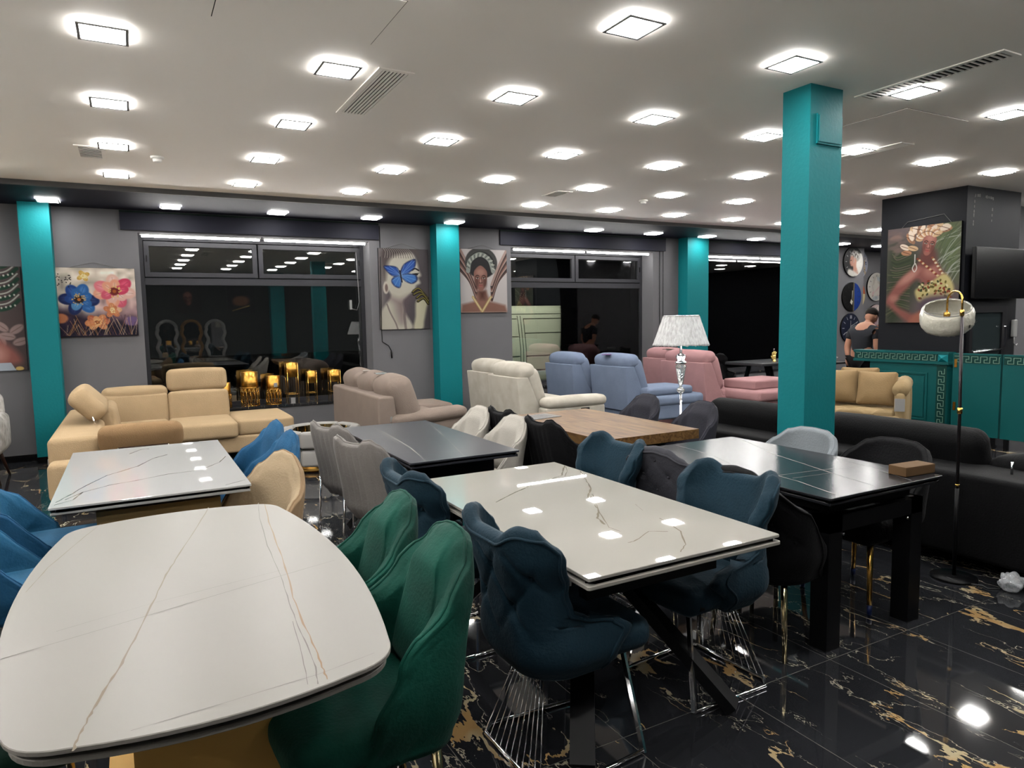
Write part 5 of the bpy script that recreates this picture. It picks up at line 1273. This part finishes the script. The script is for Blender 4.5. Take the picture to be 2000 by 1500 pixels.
# planters on the sill
ZSL = .47
def leaf_planter(label, x, y, r, h):
    t = thing('planter', label, 'planter', (x, y, ZSL))
    MB().lathe([(r*.9, h*.42), (r, h*.44), (r, h), (r*.93, h), (r*.92, h*.5)], n=28, caps=False).build('pot', GOLDPOT, t)
    b = MB(); rr = random.Random(int(x*100))
    for zz in (0.006, h*.55): b.tube([(r*1.08*math.cos(a*PI/12), r*1.08*math.sin(a*PI/12), zz) for a in range(24)], .004, 5, closed=True)
    for k in range(14):
        a = 2*PI*k/14
        for sg in (-1, 1):
            path = []
            for q in range(7):
                tt = q/6; aa = a+sg*.22*math.sin(PI*tt); path.append((r*1.07*math.cos(aa), r*1.07*math.sin(aa), .01+tt*h*.5))
            b.tube(path, .003, 4)
        b.tube([(r*1.07*math.cos(a+.22), r*1.07*math.sin(a+.22), 0), (r*1.07*math.cos(a+.10), r*1.07*math.sin(a+.10), h*.55)], .003, 4)
    b.build('leaf_pattern_stand', GOLD, t); return t
def stand_planter(label, x, y, r, h, hp):
    t = thing('planter', label, 'planter', (x, y, ZSL))
    MB().lathe([(.001, h-hp), (r, h-hp), (r, h), (r*.94, h), (r*.94, h-hp*.8), (.001, h-hp*.8)], n=28, caps=False).build('pot', GOLDPOT, t)
    for k in range(4):
        a = PI/4+k*PI/2; b = MB(); b.tube([(1.07*r*math.cos(a), 1.07*r*math.sin(a), 0), (1.07*r*math.cos(a), 1.07*r*math.sin(a), h-.01)], .005, 6); b.build('leg', GOLD, t)
    b = MB(); b.tube([(1.07*r*math.cos(a*PI/12), 1.07*r*math.sin(a*PI/12), .13) for a in range(24)], .004, 5, closed=True); b.build('ring', GOLD, t)
    return t
GOLDPOT = mat('brushed_gold', rgb(166, 124, 56), .3, 1.0, noise=.12, nscale=30)
leaf_planter('golden planter partly behind the beige sofa headrest', 1.07, 10.18, .085, .34)
leaf_planter('wide golden planter on a leaf-pattern stand, second from the left', 1.40, 10.16, .112, .47)
leaf_planter('shorter golden planter with a white tag on the sill', 1.71, 10.14, .094, .40)
MB_tag = MB(); MB_tag.box((1.70, 10.02, .72), (1.745, 10.024, .78)); tag(MB_tag.build('price_tag', PAPER), 'white price tag hanging on the shorter golden planter', 'price tag')
stand_planter('tallest golden planter on thin legs', 1.975, 10.18, .095, .57, .20)
stand_planter('small golden planter on thin legs right of the tallest one', 2.25, 10.18, .08, .44, .17)
stand_planter('golden planter on thin legs partly hidden by the taupe sofa', 2.58, 10.18, .095, .44, .17)
MB_tag = MB(); MB_tag.box((1.93, 10.07, .4705), (1.99, 10.075, .55)); MB_tag.box((1.93, 10.075, .4705), (1.99, 10.10, .475)); tag(MB_tag.build('price_tag', PAPER), 'white standing price tag at the foot of the tallest planter', 'price tag')

# ------------------------------------------------------------------ lamps
lp = thing('floor_lamp', 'crystal-stemmed floor lamp with a crinkled white shade', 'floor lamp', (4.60, 5.05, 0))
CRY = mat('crystal', (.9, .93, .95), .02, spec=.8, trans=.85, ior=1.6, full=True)
MB().lathe([(.15, 0), (.15, .02), (.03, .04), (.02, .06)], n=32).build('base', CHROME, lp)
MB().tube([(0, 0, .05), (0, 0, .88)], .011, 10).build('stem', CHROME, lp)
MB().lathe([(.012, .86), (.038, .885), (.04, .90), (.015, .925), (.012, .94), (.022, .95), (.046, 1.10), (.052, 1.13), (.03, 1.145)], n=8).build('crystal_stem', CRY, lp)
MB().lathe([(.03, 1.145), (.055, 1.15), (.055, 1.165), (.035, 1.18), (.05, 1.22), (.03, 1.24), (.012, 1.25), (.012, 1.38)], n=12).build('crystal_collar', CHROME, lp)
b = MB(); n = 96; vs = []; fs = []; K = 14; rr = random.Random(8); ph = [rr.uniform(0, 6) for _ in range(n)]
for i in range(K+1):
    tt = i/K; R = .262*(1-tt)+.165*tt; z = 1.325+.285*tt
    for j in range(n):
        a = 2*PI*j/n; r = R*(1+.018*math.sin(j*PI*.5+ph[j]*.25+tt*3)+rr.uniform(-.008, .008)); vs.append((r*math.cos(a), r*math.sin(a), z+(rr.uniform(-.006, .006) if i == 0 else 0)))
for i in range(K):
    for j in range(n): fs.append((i*n+j, i*n+(j+1) % n, (i+1)*n+(j+1) % n, (i+1)*n+j))
b.add(vs, fs)
SHADE = mat('crinkled_white_shade', tuple(c*2 for c in rgb(236, 236, 236)), .35, bump=1.0, bscale=50, noise=.22, nscale=60, stretch=(1, 1, .25))
o = b.build('lamp_shade', SHADE, lp); md = o.modifiers.new('thickness', 'SOLIDIFY'); md.thickness = .003
b = MB(); b.tube([(.172*math.cos(a*PI/16), .172*math.sin(a*PI/16), 1.605) for a in range(32)], .004, 6, closed=True)
for a in (0, 2*PI/3, 4*PI/3): b.tube([(0, 0, 1.58), (.17*math.cos(a), .17*math.sin(a), 1.605)], .002, 5)
b.tube([(0, 0, 1.38), (0, 0, 1.58)], .006, 6)
b.build('shade_ring', CHROME, lp)

al = thing('arc_lamp', 'black and gold arc floor lamp with a plastic-wrapped drum shade', 'floor lamp', (4.27, 2.30, 0))
MB().lathe([(.125, 0), (.125, .012), (.02, .018)], n=32).build('base', BLACKM, al)
BRONZEM = mat('black_nickel_pole', rgb(46, 42, 44), .3, .8)
MB().tube([(0, 0, .015), (-.005, 0, .55)], .011, 10).build('lower_pole', BLACKM, al)
MB().tube([(-.005, 0, .55), (-.012, 0, 1.03), (-.03, 0, 1.58)], [.009, .009, .009], 10).build('upper_pole', BRONZEM, al)
b = MB(); b.tube([(-.005,0,.565),(-.005,0,.575)], .013, 10); b.tube([(-.012,0,1.0),(-.012,0,1.035)], .014, 10); b.tube([(-.03,0,1.575),(-.032,0,1.61)], .012, 10); b.build('golden_collar', GOLD, al)
HX, HY = .095, .138
hook = [(-.032, 0, 1.60)]
for k in range(11):
    t_ = k/10; q = (1-math.cos(PI*t_))/2; hook.append((-.032+(HX-.0)*q, HY*q, 1.665+.055*math.sin(PI*t_)))
hook.append((HX-.032, HY, 1.60))
MB().tube(hook, .006, 8).build('hook', GOLD, al)
# tilted drum shade
TW = Matrix.Translation((HX-.032, HY, 1.57)) @ Matrix.Rotation(.46, 4, Vector((.49, -.87, 0))) @ Matrix.Diagonal((.53, .53, .62, 1))
b = MB(); vs = []; fs = []; n = 72; K = 10; rr = random.Random(5)
prof = [(.232, .095), (.25, .08), (.268, .03), (.272, -.03), (.262, -.08), (.235, -.115), (.225, -.12)]
for (r0, z0) in prof:
    for j in range(n):
        a = 2*PI*j/n; q = rr.uniform(-.006, .006); vs.append(((r0+q)*math.cos(a), (r0+q)*math.sin(a), z0+rr.uniform(-.003, .003)))
for i in range(len(prof)-1):
    for j in range(n): fs.append((i*n+j, i*n+(j+1) % n, (i+1)*n+(j+1) % n, (i+1)*n+j))
b.add(vs, fs)
WRAP = mat('plastic_wrapped_shade', tuple(c*2.5 for c in rgb(226, 222, 206)), .4, bump=1.0, bscale=22, noise=.12, nscale=9, coat=.6)
o = b.build('lamp_shade', WRAP, al, TW); md = o.modifiers.new('thickness', 'SOLIDIFY'); md.thickness = .006
b = MB(); b.tube([(.236*math.cos(a*PI/24), .236*math.sin(a*PI/24), .096) for a in range(48)], .004, 6, closed=True)
for k in range(3):
    a = .5+k*2*PI/3; b.tube([(.035*math.cos(a), .035*math.sin(a), .03), (.236*math.cos(a), .236*math.sin(a), .094)], .0025, 5)
b.build('shade_ring', WHITEP, al, TW)
b = MB(); b.lathe([(.03, -.03), (.036, .02), (.034, .04), (.01, .05)], n=16); b.build('lamp_holder', GOLD, al, TW)
b = MB(); rr = random.Random(3)
for k in range(9): b.box((.02+.011*(k % 3)-.075, -.2735, -.03-.011*(k//3)), (.028+.011*(k % 3)-.075, -.2715, -.022-.011*(k//3)))
for k in range(6): b.box((.06+.012*k, -.268, -.05), (.068+.012*k, -.266, -.044))
b.build('printed_marks', BLACKP, al, TW)
pb = thing('plastic_bag', 'crumpled clear plastic bag on the floor beside the arc lamp', 'plastic bag', (4.36, 2.03, 0), .3)
b = MB(); rr = random.Random(17)
def cr_(x, y, z):
    v = Vector((x, y, z)); f = math.sin(x*90+y*30)*math.cos(y*70-z*40)+.6*math.sin(z*120+x*60); return (x*(1+.12*f), y*(1+.12*f), max(.001, z*(1+.2*f)))
b.rbox((0, 0, .04), (.17, .11, .075), .036, 0, 14, fn=cr_); b.build('bag', mat('clear_plastic', (.85, .87, .9), .08, trans=.75, ior=1.3, full=True, bump=1, bscale=40), pb)
b = MB(); b.tube([(4.19,2.30,.02),(4.20,2.22,.01),(4.27,2.14,.006),(4.25,2.10,.006),(4.30,2.06,.006)], .0022, 5); tag(b.build('lamp_cord', mat('clear_cord', rgb(150,150,150), .3)), 'thin clear lamp cord coiled at the arc lamp base', 'cord')

# cords on the walls
b = MB(); b.tube([(3.30, YW-.012, 3.0), (3.30, YW-.012, 2.6), (3.285, YW-.045, 2.5), (3.27, YW-.045, 1.5), (3.285, YW-.012, 1.30), (3.38, YW-.012, 1.24), (3.42, YW-.012, 1.16)], .006, 6)
o = b.build('shutter_cord', BLACKP); tag(o, 'black cable hanging over the butterfly portrait', 'cable'); MB().tube([(3.42, YW-.014, 1.16), (3.425, YW-.014, 1.05)], .012, 8).build('cable_plug', BLACKP, o)
b = MB(); b.tube([(8.62, YW-.012, 3.0), (8.62, YW-.012, 1.0)], .006, 6); b.tube([(8.70, YW-.012, 3.0), (8.70, YW-.012, 1.0)], .005, 6); tag(b.build('wall_cable', BLACKP), 'thin black cables on the wall right of the van window', 'cable')
b = MB(); b.tube([(3.02, YG-.08, 2.70), (3.03, YG-.09, 2.3), (3.04, YG-.10, 1.9), (3.0, YG-.10, 1.78), (2.93, YG-.08, 1.80)], .004, 6)
o = b.build('white_cable', WHITEP); tag(o, 'white cable looping at the right side of the left window', 'cable'); MB().box((2.90, YG-.09, 1.79), (2.93, YG-.065, 1.93)).build('plug', WHITEP, o)

# ------------------------------------------------------------------ far furniture by the right window
GT = mat('grey_tabletop', rgb(96, 98, 102), .3)
t = thing('dining_table', 'grey table with golden hand sculptures by the rightmost window', 'table', (10.15, 8.75, 0))
b = MB(); b.rbox((0, 0, .745), (1.5, .85, .05), .01); b.build('tabletop', GT, t)
for sx in (-1, 1):
    b = MB(); b.bar((sx*.5, -.3, .72), (sx*.25, -.3, .0), .06, .05); b.build('leg', BLACKM, t); b = MB(); b.bar((sx*.25, .3, .72), (sx*.5, .3, .0), .06, .05); b.build('leg', BLACKM, t)
wc = dup(n1, (9.55, 9.45, 0), .25, 'black winged chair behind the pink sofa cushions, left one', 'black winged chairs at the grey table')
for ch in wc.children_recursive:
    if ch.type == 'MESH' and 'velvet' in ch.data.materials[0].name:
        ch.data = ch.data.copy()
        for q in range(len(ch.data.materials)): ch.data.materials[q] = V_BLACK
dup(wc, (10.10, 8.15, 0), 1.75, 'black winged chair below the golden hands', 'black winged chairs at the grey table')
put(low_chair('black chair beside the free-standing column by the right window', V_BLACK, BLACKM), 11.15, 8.75, PI)
GH = mat('gold_leaf_sculpture', rgb(236, 206, 130), .3, .8)
hd = thing('hand_sculpture', 'golden open hand sculpture on the grey table', 'sculpture', (10.02, 8.60, .771))
def hand(root, M):
    b = MB(); b.rbox((0, 0, .07), (.075, .032, .085), .015, .004, 4, fn=lambda x, y, z: (x*(.7+(z)*3.2), y, z)); b.lathe([(.035, 0), (.028, .01), (.022, .035)], n=16)
    b.build('palm', GH, root, M)
    for k, (x, L, a) in enumerate(((-.034, .075, -.22), (-.012, .09, -.06), (.012, .085, .08), (.034, .068, .25))):
        b = MB(); b.tube([(x, 0, .10), (x+math.sin(a)*L*.5, -.004, .10+L*.5), (x+math.sin(a)*L, -.016, .10+L*.95)], [.010, .009, .006], 8); b.build('finger', GH, root, M)
    b = MB(); b.tube([(-.03, 0, .05), (-.062, -.008, .075), (-.082, -.012, .11)], [.012, .010, .007], 8); b.build('thumb', GH, root, M)
hand(hd, Matrix.Rotation(-.1, 4, 'Y'))
h2 = dup(hd, (10.28, 8.60, .771), PI+.5, 'golden cupped hand sculpture beside the open hand', 'hand sculptures'); hd['group'] = 'hand sculptures'
vs_ = thing('dark_vase', 'dark red vase between the golden hands', 'vase', (10.18, 8.75, .771))
MB().lathe([(.03, 0), (.045, .04), (.02, .10), (.012, .18), (.02, .22)], n=20).build('vase_body', mat('dark_red_glass', rgb(70, 16, 24), .15), vs_)
# green chair, small table with a white bowl behind the settee
put(low_chair('dark green chair at the left edge of the settee', V_DGREEN, CHROME), 9.15, 6.75, -.5)
t = thing('side_table', 'small black table with a white bowl under the navy clock', 'table', (10.0, 7.55, 0))
b = MB(); b.rbox((0, 0, .80), (.7, .5, .03), .008); b.build('tabletop', BLACKM, t)
for sx in (-1, 1):
    for sy in (-1, 1): MB().box((sx*.3-.015, sy*.2-.015, 0), (sx*.3+.015, sy*.2+.015, .786)).build('leg', BLACKM, t)
bw = thing('bowl', 'white petal-edged bowl on the small black table', 'bowl', (9.98, 7.42, .816))
b = MB(); n = 36; vs = []; fs = []
for i, (r, z) in enumerate(((.03, .002), (.05, .01), (.085, .04), (.10, .075))):
    for j in range(n): a = 2*PI*j/n; q = 1+.0*i; vs.append((r*math.cos(a), r*math.sin(a), z+(.012*abs(math.sin(a*5)) if i == 3 else 0)))
for i in range(3):
    for j in range(n): fs.append((i*n+j, i*n+(j+1) % n, (i+1)*n+(j+1) % n, (i+1)*n+j))
fs.append(tuple(range(n))); b.add(vs, fs); o = b.build('bowl_shell', WHITEP, bw); md = o.modifiers.new('thickness', 'SOLIDIFY'); md.thickness = .004
# patterned armchair at the left edge
s = thing('armchair', 'white patterned armchair with brown wooden legs at the left edge', 'armchair', (-1.62, 8.95, 0))
PAT = mat('white_patterned_fabric', tuple(c*1.8 for c in rgb(216, 212, 206)), .8, noise=.35, nscale=14)
cush(s, 'seat', (0, 0, .40), (.66, .66, .18), PAT, .06); cush(s, 'backrest', (0, .30, .66), (.70, .16, .50), PAT, .07, rot=('X', -.12))
for sx in (-1, 1): cush(s, 'armrest', (sx*.34, 0, .50), (.12, .66, .38), PAT, .055)
for sx in (-1, 1):
    for sy in (-1, 1): MB().tube([(sx*.28, sy*.26, .31), (sx*.36, sy*.32, 0)], [.024, .012], 10).build('leg', WOODLEG, s)

# ------------------------------------------------------------------ outside: street and van
struct('ground_outside', MB().box((-6, 11.4, -.15), (30, 40, -.05)), mat('asphalt', rgb(60, 60, 62), .9))
v = thing('delivery_van', 'white panel van parked outside the window', 'van', (7.3, 13.0, -.05))
VW = mat('van_paint', tuple(c*1.4 for c in rgb(226, 228, 208)), .35)
def vanshape(x, y, z):
    k = max(0, (z-1.0)/.95); k2 = max(0, (z-1.55)/.4); return (x-(.30*k**2+.02 if x > 1.9 else 0), y+(.16*k+.10*k2*k2)*(1 if y < .9 else -1), z)
b = MB(); b.rbox((.2, .95, 1.08), (4.6, 1.9, 1.72), .14, 0, 14, fn=vanshape); b.build('body', VW, v)
GRV = mat('van_groove', rgb(84, 88, 74), .6)
b = MB()
def vy(z): k = max(0, (z-1.0)/.95); k2 = max(0, (z-1.55)/.4); return .16*k+.10*k2*k2-.004
def grv(x0, z0, x1, z1, w=.012):
    n = 8
    for q in range(n):
        a, c = q/n, (q+1)/n; xa, za, xb, zb = x0+(x1-x0)*a, z0+(z1-z0)*a, x0+(x1-x0)*c, z0+(z1-z0)*c
        b.bar((xa, vy(za), za), (xb, vy(zb), zb), w, .008, side=(0, 1, 0))
for xx in (-.55, .02, .09): grv(xx, .3, xx, 1.72)
for (xa, xb, zz) in ((-.5, 0, 1.28), (.16, 2.1, 1.35), (.16, 2.25, .86), (-.5, 0, .86), (.16, 2.3, .55), (-1.8, 2.05, 1.76), (.16, 2.05, 1.66), (-.5, 0, 1.66)): grv(xa, zz, xb, zz)
grv(2.08, 1.66, 2.28, .55); grv(.16, .55, .16, 1.66)
b.build('panel_grooves', GRV, v)
b = MB(); b.rbox((2.36, .12, 1.15), (.05, .10, .22), .02); b.build('tail_light', mat('red_lens', rgb(120, 20, 20), .2), v)
for xx in (-1.2, 1.55):
    b = MB(); b.lathe([(.30, -.1), (.31, -.05), (.31, .05), (.30, .1)], n=24); b.build('wheel', BLACKP, v, Matrix.Translation((xx, .16, .31)) @ Matrix.Rotation(PI/2, 4, 'X'))

# ------------------------------------------------------------------ what the windows mirror from the wall behind the camera
def wavy_mirror(x, m_, label):
    t = thing('wavy_mirror', label, 'mirror', (x, YB+.02, .66))
    path = []
    for k in range(13):
        tt = k/12; path.append((-.23+.035*math.sin(tt*4*PI), 0, tt*.82))
    for k in range(1, 12):
        a = PI-PI*k/12; path.append((.25*math.cos(a), 0, .82+.24*math.sin(a)))
    for k in range(13): tt = 1-k/12; path.append((.23-.035*math.sin(tt*4*PI), 0, tt*.82))
    MB().tube(path, .045, 8, closed=True).build('frame', m_, t)
    b = MB(); b.add([(p[0], 0, p[2]) for p in path], [tuple(range(len(path)))], smooth=False); b.build('mirror_glass', mat('mirror', (.9, .9, .9), .02, 1.0), t)
wavy_mirror(.90, PAPER, 'white wavy arched mirror on the wall behind the camera, left'); wavy_mirror(1.53, mat('caramel_frame', rgb(190, 140, 80), .5), 'caramel wavy arched mirror on the wall behind the camera'); wavy_mirror(2.16, PAPER, 'white wavy arched mirror on the wall behind the camera, right')
A = Art(60, 80, 1, 1.2, (60, 50, 48)); face(A, .5, .6, .3, (150, 96, 80), (80, 46, 38), (170, 96, 90))
canvas(A, 'dark portrait painting on the wall behind the camera, left', 1.48, 2.35, YB, .70, .84, rz=PI, cord=False)
A = Art(60, 80, 1, 1.2, (50, 44, 46)); A.ell(.5, .7, .3, .2, (160, 110, 80), soft=.4); A.line([(.2, .9), (.8, 1.1)], .05, (220, 190, 120))
canvas(A, 'dark flower painting on the wall behind the camera, right', 2.9, 2.35, YB, .76, .84, rz=PI, cord=False)
struct('column_behind', MB().box((3.7, YB, 0), (4.1, YB+.3, ZC)), TEAL)

# ------------------------------------------------------------------ person behind the counter
SKIN = mat('skin', tuple(c*2 for c in rgb(206, 150, 124)), .5); SHIRT = mat('charcoal_tshirt', tuple(c*1.6 for c in rgb(58, 60, 66)), .85); TROUS = mat('black_trousers', rgb(20, 20, 22), .85); HAIR = mat('dark_brown_hair', rgb(40, 30, 26), .7)
pe = thing('person', 'person with short dark hair in a charcoal t-shirt looking down behind the counter', 'person', (9.80, 6.75, 0), 0)
def skinned(name, nodes, edges, m_, parent, root=0, sub=2):
    me = bpy.data.meshes.new(name); me.from_pydata([n[0] for n in nodes], edges, []); me.materials.append(m_)
    o = bpy.data.objects.new(name, me); COL.objects.link(o); o.parent = parent
    md = o.modifiers.new('skin', 'SKIN'); md.use_smooth_shade = True
    for i, n in enumerate(nodes):
        r = n[1]; o.data.skin_vertices[0].data[i].radius = (r, r) if not isinstance(r, tuple) else r
        o.data.skin_vertices[0].data[i].use_root = (i == root)
    sb = o.modifiers.new('sub', 'SUBSURF'); sb.levels = sub; sb.render_levels = sub
    return o
# body faces +X (towards the right of the picture), bowed head, forearms forward
N_ = [((0,0,.93),(.15,.12)), ((-.02,0,1.10),(.15,.115)), ((0,0,1.25),(.18,.13)), ((.06,0,1.37),(.14,.11)), ((.115,0,1.44),.058), ((.16,0,1.50),.06),
      ((.04,.20,1.33),.065), ((-.02,.25,1.08),.048), ((-.06,.20,.93),.036), ((.04,-.20,1.33),.065), ((-.03,-.25,1.08),.048), ((.10,-.22,.95),.036),
      ((.0,.10,.86),.10), ((.02,.11,.48),.065), ((0,.11,.08),.045), ((.14,.12,.03),.035), ((.0,-.10,.86),.10), ((.02,-.11,.48),.065), ((0,-.11,.08),.045), ((.14,-.12,.03),.035)]
E_ = [(0,1),(1,2),(2,3),(3,4),(4,5),(3,6),(6,7),(7,8),(3,9),(9,10),(10,11),(0,12),(12,13),(13,14),(14,15),(0,16),(16,17),(17,18),(18,19)]
body = skinned('body', N_, E_, SKIN, pe)
def hull(name, nodes, edges, m_, grow=.012):
    return skinned(name, [(p, tuple(q+grow for q in r) if isinstance(r, tuple) else r+grow) for p, r in nodes], edges, m_, pe)
hull('t_shirt', [N_[0], N_[1], N_[2], N_[3], ((.09,0,1.41),.062), N_[6], ((-.0,.235,1.18),.058), N_[9], ((-.0,-.235,1.18),.058)], [(0,1),(1,2),(2,3),(3,4),(3,5),(5,6),(3,7),(7,8)], SHIRT, .014)
hull('trousers', [((0,0,.93),(.13,.11)), N_[12], N_[13], N_[14], N_[16], N_[17], N_[18]], [(0,1),(1,2),(2,3),(0,4),(4,5),(5,6)], TROUS, .02)
hm = Matrix.Translation((.20, 0, 1.545)) @ Matrix.Rotation(.55, 4, 'Y')
def headf(x, y, z):
    if x > .03 and z < 0: x = x*.95+ (.012 if abs(z+.02) < .03 and abs(y) < .02 else 0)
    if z < -.05: x *= .9; y *= .8
    return (x, y, z)
b = MB(); b.rbox((0, 0, 0), (.19, .155, .24), .076, .004, 8, fn=headf); b.tube([(.09, 0, .015), (.112, 0, -.02), (.095, 0, -.03)], [.008, .014, .01], 8)
for sy in (-1, 1): b.rbox((-.005, sy*.079, -.01), (.035, .016, .06), .007)
b.build('head', SKIN, pe, hm)
b = MB(); b.rbox((-.012, 0, .045), (.20, .17, .17), .078, .003, 8, fn=lambda x, y, z: (x, y, z+(.03 if x > .04 and z < .02 else 0))); b.build('hair', HAIR, pe, hm)
b = MB()
for sy in (-1, 1): b.rbox((.083, sy*.032, .01), (.016, .024, .010), .004)
b.build('eyes', BLACKP, pe, hm)
for sy, (hx, hz) in ((1, (-.07, .90)), (-1, (.14, .93))):
    b = MB(); b.rbox((hx, sy*.21, hz-.02), (.045, .03, .08), .013, 0, 3)
    for k in range(4): b.tube([(hx-.02+k*.013, sy*.21, hz-.055), (hx-.018+k*.014, sy*.205, hz-.09+.006*abs(k-1.5)), (hx-.01+k*.013, sy*.20, hz-.115+.008*abs(k-1.5))], [.008, .0075, .006], 7)
    b.tube([(hx+.02, sy*.20, hz-.01), (hx+.04, sy*.19, hz-.045), (hx+.042, sy*.185, hz-.07)], [.009, .008, .006], 7); b.build('hand', SKIN, pe)
